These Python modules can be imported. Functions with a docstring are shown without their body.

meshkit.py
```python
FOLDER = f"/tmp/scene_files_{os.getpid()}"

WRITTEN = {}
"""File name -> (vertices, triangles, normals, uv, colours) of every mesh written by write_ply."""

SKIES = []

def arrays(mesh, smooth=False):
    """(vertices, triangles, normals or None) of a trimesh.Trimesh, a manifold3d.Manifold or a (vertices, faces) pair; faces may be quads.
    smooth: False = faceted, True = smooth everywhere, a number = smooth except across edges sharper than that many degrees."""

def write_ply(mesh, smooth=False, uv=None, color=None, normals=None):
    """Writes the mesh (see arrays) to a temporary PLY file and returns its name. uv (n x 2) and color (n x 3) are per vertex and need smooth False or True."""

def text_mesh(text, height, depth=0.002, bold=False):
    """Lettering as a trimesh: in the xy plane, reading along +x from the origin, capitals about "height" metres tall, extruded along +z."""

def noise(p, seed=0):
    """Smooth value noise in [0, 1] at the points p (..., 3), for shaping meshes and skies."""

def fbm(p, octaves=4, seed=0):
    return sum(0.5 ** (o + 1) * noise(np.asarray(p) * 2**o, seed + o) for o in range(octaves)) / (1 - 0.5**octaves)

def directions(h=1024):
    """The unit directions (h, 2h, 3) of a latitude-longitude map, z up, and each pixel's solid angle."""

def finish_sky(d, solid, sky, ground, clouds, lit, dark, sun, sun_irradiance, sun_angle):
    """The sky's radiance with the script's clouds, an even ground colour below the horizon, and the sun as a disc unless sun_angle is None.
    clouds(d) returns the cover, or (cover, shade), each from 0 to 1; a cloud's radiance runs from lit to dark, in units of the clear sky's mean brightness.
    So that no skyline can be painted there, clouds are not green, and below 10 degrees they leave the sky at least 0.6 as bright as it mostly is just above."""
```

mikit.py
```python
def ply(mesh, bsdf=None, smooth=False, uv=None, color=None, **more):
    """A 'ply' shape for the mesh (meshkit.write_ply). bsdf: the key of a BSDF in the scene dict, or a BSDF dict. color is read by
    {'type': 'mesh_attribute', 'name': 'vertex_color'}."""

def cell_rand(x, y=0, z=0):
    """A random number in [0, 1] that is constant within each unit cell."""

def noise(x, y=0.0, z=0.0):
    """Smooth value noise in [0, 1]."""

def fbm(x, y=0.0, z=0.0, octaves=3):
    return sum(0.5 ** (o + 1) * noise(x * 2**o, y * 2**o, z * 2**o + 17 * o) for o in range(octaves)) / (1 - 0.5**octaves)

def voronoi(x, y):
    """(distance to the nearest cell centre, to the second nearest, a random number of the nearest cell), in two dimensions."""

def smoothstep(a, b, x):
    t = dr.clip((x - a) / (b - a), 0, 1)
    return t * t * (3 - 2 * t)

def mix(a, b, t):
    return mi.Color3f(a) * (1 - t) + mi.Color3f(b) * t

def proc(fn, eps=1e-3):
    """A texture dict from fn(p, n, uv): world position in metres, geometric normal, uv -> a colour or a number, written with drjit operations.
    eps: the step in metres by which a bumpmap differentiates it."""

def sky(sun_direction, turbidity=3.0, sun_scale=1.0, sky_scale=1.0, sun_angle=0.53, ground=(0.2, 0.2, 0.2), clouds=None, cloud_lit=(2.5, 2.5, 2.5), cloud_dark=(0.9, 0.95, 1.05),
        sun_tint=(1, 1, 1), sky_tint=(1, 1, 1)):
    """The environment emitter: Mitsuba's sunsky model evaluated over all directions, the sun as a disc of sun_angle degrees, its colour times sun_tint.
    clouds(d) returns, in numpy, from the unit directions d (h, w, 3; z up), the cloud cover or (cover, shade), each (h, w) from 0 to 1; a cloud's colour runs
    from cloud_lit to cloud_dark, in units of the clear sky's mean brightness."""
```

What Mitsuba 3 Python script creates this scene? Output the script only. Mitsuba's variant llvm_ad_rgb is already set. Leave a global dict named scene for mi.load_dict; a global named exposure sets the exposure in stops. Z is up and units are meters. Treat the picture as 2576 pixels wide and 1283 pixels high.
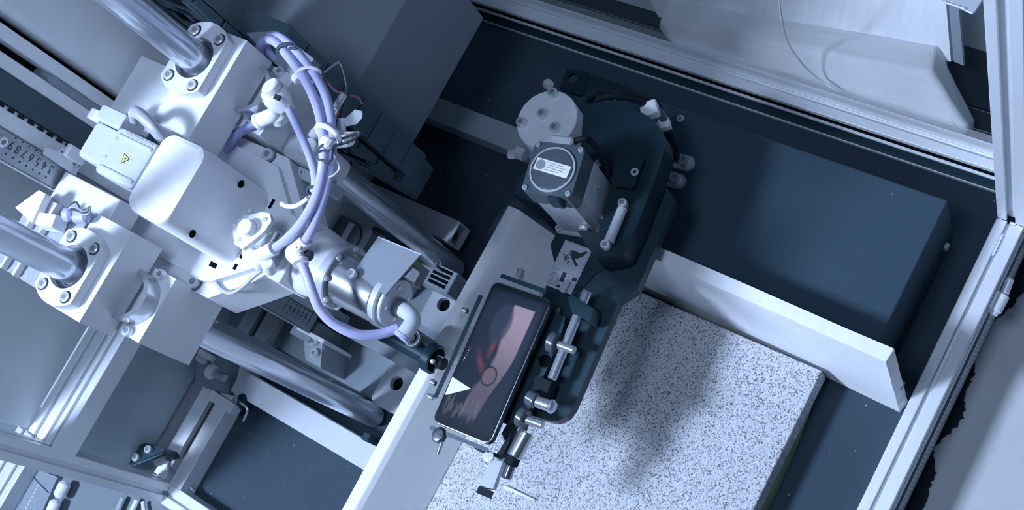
import math, random
import numpy as np
import trimesh
import manifold3d as m3
import shapely
from shapely.geometry import Polygon, Point, box as sbox
from shapely import affinity
import mitsuba as mi
import drjit as dr
import mikit, meshkit
from mikit import proc, noise, fbm, mix, smoothstep, voronoi

T = mi.ScalarTransform4f
scene, labels = {}, {}

# ------------------------------------------------------------------ camera, light, exposure
scene['camera'] = {'type': 'perspective', 'fov': 45.4203, 'fov_axis': 'x', 'near_clip': 0.02, 'far_clip': 20.0,
    'to_world': T([[-0.80134010, -0.35622374, -0.48058162, 0.0], [-0.47221359, 0.86987205, 0.14260765, 0.0], [0.36724429, 0.34121441, -0.86527704, 1.3], [0, 0, 0, 1]])}
exposure = 0.28
KEY = [114.0, 143.0, 200.0]
FILL = [0.016, 0.029, 0.050]
def lamp(pos, target, w, h, rad):
    return {'type': 'rectangle', 'to_world': T().look_at(origin=pos, target=target, up=[0, 1, 0.1]) @ T().scale([w / 2, h / 2, 1]),
            'emitter': {'type': 'area', 'radiance': {'type': 'rgb', 'value': rad}}, 'bsdf': {'type': 'diffuse', 'reflectance': {'type': 'rgb', 'value': 0.5}}}
scene['ceiling_lamp'] = lamp([-1.40, -1.05, 2.30], [-0.60, 0.05, 0.2], 0.36, 0.36, KEY)
labels['ceiling_lamp'] = {'label': 'square ceiling lamp panel above the front of the test enclosure', 'category': 'lamp'}
scene['ceiling_lamp_001'] = lamp([-0.36, -0.06, 1.75], [-0.46, 0.0, 0.0], 0.35, 0.35, [8.8, 11.2, 16.0])  # added overhead lamp, unseen, lifting faces turned away from the main lamp
labels['ceiling_lamp_001'] = {'label': 'added unseen lamp panel above the enclosure, brightening the right-facing sides', 'category': 'lamp'}
scene['room_light'] = {'type': 'constant', 'radiance': {'type': 'rgb', 'value': FILL}}

# ------------------------------------------------------------------ materials
def prin(key, c, rough=0.5, metal=0.0, spec=0.5, bump=None, **more):
    tex = c if isinstance(c, dict) else {'type': 'rgb', 'value': list(c)}
    b = {'type': 'principled', 'base_color': tex, 'roughness': rough, 'metallic': metal, 'specular': spec, **more}
    if bump: b = {'type': 'bumpmap', 'arbitrary': {'type': 'proc', **{k: v for k, v in bump[0].items() if k != 'type'}}, 'scale': bump[1], 'bsdf': b}
    scene[key] = {'type': 'twosided', 'bsdf': b}
    return key
def granite_fn(p, n, uv):
    d1, d2, r = voronoi(p.x * 800, p.y * 800)
    s = fbm(p.x * 860, p.y * 860, p.z * 860, 2)
    dark = smoothstep(0.50, 0.68, s)
    c = mix((0.61, 0.62, 0.64), (0.36, 0.38, 0.41), smoothstep(0.3, 0.9, r) * 0.6)
    return mix(c, (0.05, 0.06, 0.08), dark * 0.9)
def table_fn(p, n, uv):
    c = mix((0.036, 0.058, 0.079), (0.047, 0.071, 0.094), fbm(p.x * 9, p.y * 9, 0.0, 3))
    d1, d2, r = voronoi(p.x * 34, p.y * 34)
    speck = smoothstep(0.012 + 0.04 * fbm(p.x * 800, p.y * 800, 0.0, 2), 0.008, d1) * dr.select(r > 0.62, 1.0, 0.0)
    return mix(c, (0.42, 0.46, 0.50), speck)
def blackbox_fn(p, n, uv):
    c = mix((0.040, 0.070, 0.096), (0.048, 0.079, 0.105), fbm(p.x * 7, p.y * 7, p.z * 7, 3))
    d1, d2, r = voronoi(p.x * 30 + 5, p.y * 30)
    speck = smoothstep(0.034, 0.012, d1) * dr.select(r > 0.80, 0.6, 0.0)
    return mix(c, (0.30, 0.34, 0.38), speck)
def foam_fn(p, n, uv):
    s = fbm(p.x * 5, p.y * 160, p.z * 160, 3)
    return mix((0.84, 0.85, 0.86), (0.93, 0.93, 0.94), s)
def foamx_fn(p, n, uv):
    s = fbm(p.x * 160, p.y * 5, p.z * 60, 3)
    return mix((0.80, 0.81, 0.83), (0.88, 0.89, 0.90), s)
def board_fn(p, n, uv):
    s = fbm(p.x * 190, p.y * 40, p.z * 3, 2)
    return mix((0.82, 0.84, 0.86), (0.93, 0.94, 0.95), s)
def floor_fn(p, n, uv):
    s = fbm(p.x * 6, p.y * 6, 0.0, 4)
    return mix((0.46, 0.49, 0.50), (0.56, 0.58, 0.59), s)
def cast_fn(p, n, uv):
    s = fbm(p.x * 500, p.y * 500, p.z * 500, 2)
    return mix((0.26, 0.28, 0.31), (0.40, 0.42, 0.45), s)
def ruler_fn(p, n, uv):
    s = fbm(p.x * 30, p.y * 400, p.z * 12, 2)
    return mix((0.26, 0.29, 0.31), (0.36, 0.39, 0.42), s)
def steel_fn(p, n, uv):
    s = fbm(p.x * 20, p.y * 300, p.z * 300, 2)
    return mix((0.50, 0.52, 0.55), (0.62, 0.64, 0.67), s)
prin('white_paint', (0.68, 0.695, 0.72), 0.45)
prin('cover_paint', (0.94, 0.94, 0.95), 0.42)
prin('panel_paint', (0.86, 0.88, 0.90), 0.35)
prin('grey_paint', (0.36, 0.40, 0.44), 0.45)
prin('mid_paint', (0.25, 0.29, 0.33), 0.42)
prin('blue_grey_paint', (0.20, 0.245, 0.28), 0.42)
prin('acrylic_grey', (0.66, 0.72, 0.74), 0.3)
prin('acrylic_dark', (0.44, 0.52, 0.56), 0.3)
prin('cast_metal', proc(cast_fn), 0.55)
prin('alu', (0.74, 0.76, 0.79), 0.34, 0.08)
prin('alu_slot', (0.22, 0.24, 0.27), 0.5, 0.3)
prin('brushed_steel', proc(steel_fn), 0.26, 0.9)
prin('chrome', (0.56, 0.60, 0.66), 0.22, 0.72)
prin('screw_steel', (0.80, 0.82, 0.85), 0.28, 0.55)
prin('screw_dark', (0.05, 0.06, 0.07), 0.4, 0.5)
prin('black_metal', (0.004, 0.022, 0.033), 0.45, 0.0, 0.3)
prin('black_plate', (0.010, 0.036, 0.050), 0.42, 0.0, 0.35)
prin('black_rubber', (0.008, 0.016, 0.021), 0.6, 0.0, 0.15)
prin('black_void', (0.003, 0.005, 0.007), 0.8, 0.0, 0.03)
prin('hood_paint', (0.19, 0.215, 0.25), 0.5)
prin('dimmed_floor_grey', (0.17, 0.21, 0.24), 0.5)  # darker grey standing in for dimmer light on the floor
prin('chain_plastic', (0.085, 0.14, 0.175), 0.38)
prin('belt_rubber', (0.030, 0.062, 0.080), 0.5)
prin('table_paint', proc(table_fn), 0.6, 0.0, 0.08)
prin('box_paint', proc(blackbox_fn), 0.6, 0.0, 0.06)
prin('granite', proc(granite_fn), 0.5)
prin('green_board', (0.13, 0.20, 0.10), 0.7)
prin('foam_white', proc(foam_fn), 0.7)
prin('foam_cream', proc(foamx_fn), 0.6)
prin('board_white', proc(board_fn), 0.55)
prin('floor_vinyl', proc(floor_fn), 0.5)
prin('dark_mat', (0.030, 0.050, 0.058), 0.7)
prin('slate', (0.13, 0.17, 0.20), 0.6)
prin('lavender', (0.46, 0.46, 0.72), 0.35)
prin('lavender_dark', (0.27, 0.29, 0.52), 0.4)
prin('white_plastic', (0.80, 0.80, 0.82), 0.35)
prin('clear_plastic', (0.60, 0.64, 0.68), 0.15)
prin('motor_grey', (0.46, 0.49, 0.53), 0.36, 0.2)
prin('tube_paint', (0.50, 0.53, 0.57), 0.4)
prin('motor_cap', (0.075, 0.095, 0.115), 0.22)
prin('silver_paint', (0.52, 0.55, 0.58), 0.4, 0.2)
prin('label_white', (0.80, 0.80, 0.82), 0.4)
prin('label_silver', (0.46, 0.48, 0.53), 0.35)
prin('print_dark', (0.015, 0.025, 0.035), 0.5)
prin('print_grey', (0.25, 0.27, 0.28), 0.5)
prin('warning_yellow', (0.50, 0.52, 0.20), 0.5)
prin('ruler_steel', proc(ruler_fn), 0.35, 0.5)
prin('green_led', (0.45, 0.75, 0.12), 0.4)
prin('wire_dark', (0.06, 0.08, 0.10), 0.4)
prin('wire_red', (0.25, 0.11, 0.12), 0.4)
prin('wire_silver', (0.55, 0.57, 0.60), 0.3, 0.4)
prin('phone_frame', (0.30, 0.34, 0.38), 0.2, 0.9)
prin('tan_grime', (0.30, 0.29, 0.15), 0.7)

# ------------------------------------------------------------------ helpers
def numbered(key):
    if key not in labels and key not in scene: return key
    k = 1
    while f'{key}_{k:03d}' in labels or f'{key}_{k:03d}' in scene: k += 1
    return f'{key}_{k:03d}'
def thing(name, label, cat=None, group=None, kind=None):
    key = numbered(name)
    labels[key] = {'label': label}
    if cat: labels[key]['category'] = cat
    if group: labels[key]['group'] = group
    if kind: labels[key]['kind'] = kind
    return key
used_parts = set()
def part(parent, name, mesh, mat, smooth=30, label=None, kind=None):
    base = f'{parent}__{name}' if parent else name
    key, k = base, 1
    while key in scene:
        key = f'{base}_{k:03d}'; k += 1
    scene[key] = mikit.ply(mesh, mat, smooth=smooth)
    sk = mesh.metadata.get('socket') if hasattr(mesh, 'metadata') else None
    if sk is not None and sk[2] > 0.0024:
        p, d, r, h = sk
        part(parent, 'socket', lathe([(r * .56, 0), (r * .56, .0002), (0, .0002)], V(*p) + V(*d) / np.linalg.norm(d) * (h * 1.0), d, 6), 'hood_paint', smooth=False)  # flat hexagon in darker paint stands for the shade in the socket
    if label or kind:
        labels[key] = {}
        if label: labels[key]['label'] = label
        if kind: labels[key]['kind'] = kind
    return key
def solid(name, mesh, mat, label, cat=None, group=None, kind=None, smooth=30):
    key = thing(name, label, cat, group, kind)
    scene[key] = mikit.ply(mesh, mat, smooth=smooth)
    return key
def hull(pts):
    return trimesh.convex.convex_hull(np.asarray(pts, float))
def bx(x0, x1, y0, y1, z0, z1, b=0.0008):
    x0, x1 = sorted((x0, x1)); y0, y1 = sorted((y0, y1)); z0, z1 = sorted((z0, z1))
    b = min(b, (x1 - x0) * .3, (y1 - y0) * .3, (z1 - z0) * .3)
    pts = []
    for sx in (0, 1):
        for sy in (0, 1):
            for sz in (0, 1):
                c = np.array([(x0, x1)[sx], (y0, y1)[sy], (z0, z1)[sz]])
                s = np.array([1 - 2 * sx, 1 - 2 * sy, 1 - 2 * sz])
                for k in range(3):
                    o = s * b; o[k] = 0
                    pts.append(c + o)
    return hull(pts)
def cat(*ms):
    return trimesh.util.concatenate([m for m in ms])
def poly(pts, z0, z1, r=0.0, ri=None):
    p = Polygon(pts) if not isinstance(pts, shapely.Geometry) else pts
    if not p.is_valid: p = p.buffer(0)
    if r: p = p.buffer(-r, quad_segs=8).buffer(r, quad_segs=8)
    if ri: p = p.buffer(ri, quad_segs=8).buffer(-ri, quad_segs=8)
    m = trimesh.creation.extrude_polygon(p, z1 - z0)
    m.apply_translation([0, 0, z0])
    return m
def frame_to(p, d, up=(0, 0, 1)):
    d = np.asarray(d, float); d = d / np.linalg.norm(d)
    u = np.cross(up, d)
    if np.linalg.norm(u) < 1e-6: u = np.cross((0, 1, 0), d)
    u /= np.linalg.norm(u); v = np.cross(d, u)
    M = np.eye(4); M[:3, 0], M[:3, 1], M[:3, 2], M[:3, 3] = u, v, d, p
    return M
def lathe(profile, p=(0, 0, 0), d=(0, 0, 1), n=28):
    pr = np.asarray(profile, float)
    a = np.arange(n) * 2 * np.pi / n
    v = np.stack([pr[:, None, 0] * np.cos(a), pr[:, None, 0] * np.sin(a), np.repeat(pr[:, 1:2], n, 1)], -1).reshape(-1, 3)
    f = []
    for i in range(len(pr) - 1):
        for j in range(n):
            k = (j + 1) % n
            f += [[i * n + j, i * n + k, (i + 1) * n + k], [i * n + j, (i + 1) * n + k, (i + 1) * n + j]]
    m = trimesh.Trimesh(v, f, process=True)
    m.update_faces(m.nondegenerate_faces())
    m.apply_transform(frame_to(p, d))
    return m
def cyl(p0, p1, r, b=0.0006, n=28, r1=None):
    p0, p1 = np.asarray(p0, float), np.asarray(p1, float)
    L = np.linalg.norm(p1 - p0); r1 = r if r1 is None else r1
    b = min(b, L * .3, r * .4)
    return lathe([(0, 0), (r - b, 0), (r, b), (r1, L - b), (max(r1 - b, 1e-5), L), (0, L)], p0, p1 - p0, n)
def ring(p0, d, ro, ri, L, n=32):
    b = min(0.0006, L * .2, (ro - ri) * .2)
    return lathe([(ri, 0), (ro - b, 0), (ro, b), (ro, L - b), (ro - b, L), (ri, L), (ri, 0)], p0, d, n)
def screw(p, d=(0, 0, 1), r=0.004, h=0.004):
    """socket cap screw head; a dark disc laid on top stands for the shaded hexagon"""
    m = lathe([(0, 0), (r, 0), (r, h * .82), (r * .86, h), (0, h)], p, d, 20)
    m.metadata['socket'] = (p, d, r, h)
    return m
def hexnut(p, d, r, h):
    return lathe([(0, 0), (r, 0), (r, h), (0, h)], p, d, 6)
def spline(pts, n=10):
    P = np.asarray(pts, float)
    P = np.vstack([2 * P[0] - P[1], P, 2 * P[-1] - P[-2]])
    out = []
    for i in range(1, len(P) - 2):
        t = np.linspace(0, 1, n, endpoint=False)[:, None]
        a, b, c, d = P[i - 1], P[i], P[i + 1], P[i + 2]
        out.append(0.5 * (2 * b + (c - a) * t + (2 * a - 5 * b + 4 * c - d) * t**2 + (3 * b - a - 3 * c + d) * t**3))
    return np.vstack(out + [P[-2:-1]])
def tube(pts, r, n=12, steps=10, smooth_path=True):
    C = spline(pts, steps) if smooth_path else np.asarray(pts, float)
    t = np.gradient(C, axis=0); t /= np.linalg.norm(t, axis=1, keepdims=True)
    u = np.cross(t[0], (0.3, 0.5, 0.8)); u /= np.linalg.norm(u)
    a = np.arange(n) * 2 * np.pi / n
    V = []
    for i in range(len(C)):
        u = u - t[i] * (u @ t[i]); u /= np.linalg.norm(u)
        w = np.cross(t[i], u)
        V.append(C[i] + r * (np.cos(a)[:, None] * u + np.sin(a)[:, None] * w))
    V = np.vstack(V + [C[:1], C[-1:]])
    f = []
    m = len(C)
    for i in range(m - 1):
        for j in range(n):
            k = (j + 1) % n
            f += [[i * n + j, i * n + k, (i + 1) * n + k], [i * n + j, (i + 1) * n + k, (i + 1) * n + j]]
    for j in range(n):
        k = (j + 1) % n
        f += [[m * n, k, j], [m * n + 1, (m - 1) * n + j, (m - 1) * n + k]]
    return trimesh.Trimesh(V, f, process=False)
def moved(m, M):
    m = m.copy(); m.apply_transform(M); return m
def rotz(deg, about=(0, 0, 0)):
    return trimesh.transformations.rotation_matrix(math.radians(deg), (0, 0, 1), about)
def sub(a, *bs):
    A = to_man(a)
    for b in bs: A = A - to_man(b)
    g = A.to_mesh()
    return trimesh.Trimesh(g.vert_properties[:, :3], g.tri_verts, process=False)
def to_man(m):
    m = m.copy(); m.merge_vertices()
    return m3.Manifold(m3.Mesh(np.asarray(m.vertices, np.float32), np.asarray(m.faces, np.uint32)))
def profile_rail(w, h, slots, L, depth=0.006, slot_w=0.009):
    """aluminium extrusion of section w x h (u, v) along +s; slots: list of sides with the centre of each slot along that side"""
    p = sbox(0, 0, w, h)
    for side, c in slots:
        if side == 'top': s = sbox(c - slot_w / 2, h - depth, c + slot_w / 2, h + .01); t = sbox(c - slot_w * .8, h - depth, c + slot_w * .8, h - depth * .45)
        if side == 'bottom': s = sbox(c - slot_w / 2, -.01, c + slot_w / 2, depth); t = sbox(c - slot_w * .8, depth * .45, c + slot_w * .8, depth)
        if side == 'left': s = sbox(-.01, c - slot_w / 2, depth, c + slot_w / 2); t = sbox(depth * .45, c - slot_w * .8, depth, c + slot_w * .8)
        if side == 'right': s = sbox(w - depth, c - slot_w / 2, w + .01, c + slot_w / 2); t = sbox(w - depth, c - slot_w * .8, w - depth * .45, c + slot_w * .8)
        p = p.difference(s).difference(t)
    p = p.buffer(-0.0012, quad_segs=4).buffer(0.0012, quad_segs=4)
    return trimesh.creation.extrude_polygon(p, L)
def along(m, origin, u, v, s):
    M = np.eye(4); M[:3, 0], M[:3, 1], M[:3, 2], M[:3, 3] = u, v, s, origin
    m = m.copy(); m.apply_transform(M)
    if np.linalg.det(M[:3, :3]) < 0: m.invert()
    return m
def flat_text(text, height, origin, right, up, depth=0.0004):
    m = meshkit.text_mesh(text, height, depth)
    r, u = np.asarray(right, float), np.asarray(up, float)
    r /= np.linalg.norm(r); u /= np.linalg.norm(u)
    return along(m, origin, r, u, np.cross(r, u))
def decal(pts2, origin, right, up, t=0.0003):
    """thin printed shape in the plane of right and up"""
    p = Polygon(pts2) if not isinstance(pts2, shapely.Geometry) else pts2
    if not p.is_valid: p = p.buffer(0)
    gs = list(p.geoms) if hasattr(p, 'geoms') else [p]
    m = cat(*[trimesh.creation.extrude_polygon(g, t) for g in gs])
    r, u = np.asarray(right, float), np.asarray(up, float)
    r /= np.linalg.norm(r); u = u - r * (u @ r); u /= np.linalg.norm(u)
    return along(m, origin, r, u, np.cross(r, u))
X, Y, Z = np.eye(3)
V = lambda *a: np.array(a, float)
# ================================================================== the setting
def struct(name, mesh, mat, label, smooth=30):
    key = thing(name, label, None, None, 'structure'); scene[key] = mikit.ply(mesh, mat, smooth=smooth); return key
struct('floor', bx(-2.6, 1.4, -1.8, 2.2, -0.10, -0.06), 'floor_vinyl', 'light grey vinyl floor outside the test enclosure')
struct('wall_back', bx(-2.6, 1.4, 2.2, 2.25, -0.06, 2.4), 'slate', 'plain grey wall behind the enclosure')
t = thing('enclosure_table', 'dark blue-grey painted steel deck inside the enclosure, flecked with dust', 'table')
part(t, 'deck', bx(-1.04, -0.195, -0.258, 0.528, -0.02, 0.0), 'table_paint')
part(t, 'deck_edge', bx(-1.04, -0.20, -0.25, 0.52, -0.058, -0.0205), 'mid_paint')
# torn dark sheet on the floor outside the right rail
rng = random.Random(4)
edge = [(-0.1747, 0.4326, -0.0590), (-0.1827, 0.3949, -0.0590), (-0.1998, 0.3581, -0.0590), (-0.2047, 0.3388, -0.0590), (-0.1879, 0.3148, -0.0590), (-0.1876, 0.2885, -0.0590), (-0.1783, 0.2619, -0.0590), (-0.1841, 0.2401, -0.0590), (-0.1943, 0.2186, -0.0590), (-0.1808, 0.1947, -0.0590), (-0.1784, 0.1725, -0.0590), (-0.1755, 0.1461, -0.0590)]
pts = []
for i in range(len(edge) - 1):
    for k in range(9):
        a = np.array(edge[i][:2]) * (1 - k / 9) + np.array(edge[i + 1][:2]) * k / 9
        pts.append(a + np.array([rng.uniform(-1, 1), rng.uniform(-1, 1)]) * 0.0016)
poly_pts = [(-0.215, 0.50), (-0.14, 0.46)] + [tuple(p) for p in pts] + [(-0.215, 0.05)]
solid('torn_sheet', poly(Polygon(poly_pts).buffer(0), -0.06, -0.0585), 'black_rubber', 'black ragged-edged sheet on the floor along the outside of the hinged right rail', 'floor sheet')
solid('floor_mat', bx(-1.4, 0.0, 0.534, 0.5995, -0.06, -0.0585), 'dark_mat', 'dark mat strip on the floor behind the back rail', 'mat')
solid('floor_mat_001', poly([(-0.36, 0.601), (-0.05, 0.601), (-0.05, 0.665), (-0.36, 0.67)], -0.06, -0.054), 'dark_mat', 'dark speckled mat at the right end of the white foam block', 'mat')
solid('slate_board', bx(-0.40, 0.2, 1.00, 1.02, -0.06, 0.75), 'slate', 'plain slate-coloured board standing right of the white board', 'board')
solid('slate_board_001', bx(-2.0, -0.70, 0.90, 0.92, -0.06, 0.8), 'belt_rubber', 'dark teal board standing left of the white board behind the back glass', 'board')
t = thing('white_board', 'tall white board with faint vertical grain, tilted to catch lamp light behind the foam block', 'board')
bq = [(-0.7176, 0.5823, -0.0297), (-0.3431, 0.6187, 0.0067), (-0.3786, 0.6899, 0.0779), (-0.7652, 0.6222, 0.0102)]  # plane tilted back so that it catches more of the main lamp
def slab(q, th): q = np.array(q); n = V(0, .7071, -.7071) * th; return hull(np.vstack([q, q + n]))
def stretch(q, d=0.10): q = [np.array(p) for p in q]; a, b = q[0] - (q[3] - q[0]) * .02, q[1] - (q[2] - q[1]) * .02; return [a, b, b + (q[2] - b) * 2.2, a + (q[3] - a) * 2.2]
part(t, 'face', slab(stretch(bq), 0.012), 'board_white')
sq = [(-0.3406, 0.6203, 0.0053), (-0.3289, 0.6194, 0.0044), (-0.3666, 0.6932, 0.0782), (-0.3767, 0.6914, 0.0764)]
part(t, 'side_strip', slab(stretch(sq), 0.006), 'mid_paint', label='grey edge strip')
fb = [(-0.6936, 0.5644, 0.0044), (-0.3425, 0.5868, 0.0268), (-0.7056, 0.5921, -0.0139), (-0.3540, 0.6196, 0.0136)]
hv = [(-0.6705, 0.5467, -0.0133), (-0.2932, 0.5515, -0.0085), (-0.2967, 0.5695, -0.0365), (-0.7109, 0.5738, -0.0322), fb[0], fb[1], fb[2], fb[3]]  # front face sloped so that it catches more lamp light
hv = np.array(hv); fr_in = 0.009; cpt = hv.mean(0); ball = trimesh.creation.icosphere(3, fr_in).vertices
low = hv[:, 2] < -0.05
off = np.where(hv < cpt, 1.0, -1.0) * fr_in; off[:, 0] *= 1.3
m = hull(np.vstack([v + (cpt - v) / np.linalg.norm(cpt - v) * .0105 + ball for v in hv])).subdivide_to_size(0.02)
m.vertices = m.vertices + (meshkit.fbm(m.vertices * 40, 3)[:, None] - .5) * 0.003
m.vertices[:, 2] = np.maximum(m.vertices[:, 2], -0.0583)
solid('foam_block', m, 'foam_white', 'long white foam block with rounded edges lying behind the back rail', 'foam block', smooth=50)
solid('white_string', tube([(-0.4824, 0.5450, 0.2010), (-0.4888, 0.5450, 0.1495), (-0.4925, 0.5450, 0.0958), (-0.4855, 0.5450, 0.0539), (-0.4690, 0.5450, 0.0206), (-0.4400, 0.5400, 0.0103)], 0.0011, 8), 'white_plastic', 'thin white string hanging in front of the white foam block', 'string')

# ------------------------------------------------------------------ enclosure frame
fr = thing('test_enclosure', 'silver slotted aluminium framework with grey side panels around the machine', 'enclosure')
part(fr, 'rail', along(profile_rail(0.0285, 0.03, [('top', 0.0135)], 0.79, slot_w=0.0042), (-1.0, 0.5005, 0.0), Y, Z, X), 'alu', label='back bottom rail')
part(fr, 'side_slot_shade', bx(-1.0, -0.222, 0.4995, 0.5004, 0.0075, 0.0235, .0002), 'black_void', label='black strip for the shaded side slot')  # flat black strip draws the shade along the side of the rail
part(fr, 'lip', bx(-1.0, -0.222, 0.4968, 0.5004, 0.0125, 0.0165, .0008), 'alu')
part(fr, 'ledge', bx(-1.0, -0.222, 0.4895, 0.5003, 0.0003, 0.0045), 'black_plate')
part(fr, 'ledge_edge', bx(-1.0, -0.222, 0.4878, 0.4894, 0.0003, 0.0055, .0004), 'alu')
part(fr, 'rail', along(profile_rail(0.0285, 0.03, [('top', 0.0135), ('right', 0.015)], 0.712, slot_w=0.0045), (-0.2208, 0.452, 0.0), X, Z, -Y), 'alu', label='right bottom rail')
part(fr, 'rail', along(profile_rail(0.030, 0.036, [('right', 0.012), ('right', 0.026)], 0.78, slot_w=0.004, depth=0.004), (-0.2225, 0.52, -0.0585), X, Z, -Y), 'alu')
part(fr, 'rail', along(profile_rail(0.05, 0.03, [('top', 0.025)], 0.735, slot_w=0.0105, depth=0.022), (-1.012, 0.502, 0.0), X, Z, -Y), 'alu', label='left bottom rail with black slot')
part(fr, 'slot_shade', bx(-0.9915, -0.9825, -0.20, 0.45, 0.0081, 0.0150, .0003), 'black_void')  # black strip added inside the slot as its shade
part(fr, 'rail', along(profile_rail(0.027, 0.03, [('top', 0.0135)], 0.755, slot_w=0.0045), (-0.9775, -0.26, 0.0), Y, Z, X), 'alu', label='front bottom rail')
part(fr, 'rail', along(profile_rail(0.054, 0.03, [('top', 0.013), ('top', 0.030), ('top', 0.041)], 0.73, slot_w=0.0045), (-1.030, 0.497, 0.21), X, Z, -Y), 'alu', label='left middle rail')
part(fr, 'post', along(profile_rail(0.030, 0.048, [('bottom', 0.0145), ('left', 0.02)], 0.72, slot_w=0.0085), (-0.2208, 0.4525, 0.0302), X, Y, Z), 'alu', label='back right post')
part(fr, 'post', along(profile_rail(0.027, 0.027, [('right', 0.0135), ('top', 0.0135)], 0.75, slot_w=0.0055), (-1.005, -0.26, 0.0302), X, Y, Z), 'alu', label='front left post')
part(fr, 'post', bx(-1.03, -1.0, 0.47, 0.499, 0.2405, 0.78), 'alu')
part(fr, 'seal_strip', bx(-1.042, -1.033, -0.258, 0.5, 0.0, 0.034), 'alu')
part(fr, 'bolt', cyl((-0.2069, 0.4511, 0.0295), (-0.2006, 0.4518, 0.0295), 0.0022), 'screw_steel')
part(fr, 'paper_strip', bx(-0.2095, -0.2072, 0.412, 0.437, 0.0298, 0.0303), 'label_white')
w = thing('window_1', 'clear back glass pane above the back rail', None, None, 'structure')
scene[w + '__pane'] = mikit.ply(trimesh.Trimesh(*[np.array(q) for q in ([[-1.0, 0.519, 0.0302], [-0.221, 0.519, 0.0302], [-0.221, 0.519, 0.60], [-1.0, 0.519, 0.60]], [[0, 1, 2], [0, 2, 3]])], process=False), {'type': 'thindielectric', 'int_ior': 1.3})
part(fr, 'side_panel', bx(-1.035, -1.0305, -0.232, 0.499, 0.2405, 0.78), 'acrylic_grey', label='smooth grey-blue upper side panel')
part(fr, 'side_panel', bx(-1.032, -1.028, -0.24, 0.498, 0.0345, 0.2095), 'acrylic_dark', label='darker lower side panel')
br = thing('clear_bracket', 'clear plastic corner bracket at the top of the back right post', 'bracket')
part(br, 'plate', poly([(-0.3121, 0.5598, 0.2450)[:2], (-0.2797, 0.5566, 0.2450)[:2], (-0.2777, 0.5747, 0.2450)[:2], (-0.3087, 0.5785, 0.2450)[:2]], 0.243, 0.246), 'clear_plastic')
part(br, 'edge', cyl((-0.3042, 0.5606, 0.2420), (-0.2812, 0.5562, 0.2420), 0.0011), 'white_plastic')
part(br, 'edge', cyl((-0.3101, 0.5574, 0.2470), (-0.2878, 0.5564, 0.2470), 0.0011), 'white_plastic')
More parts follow.
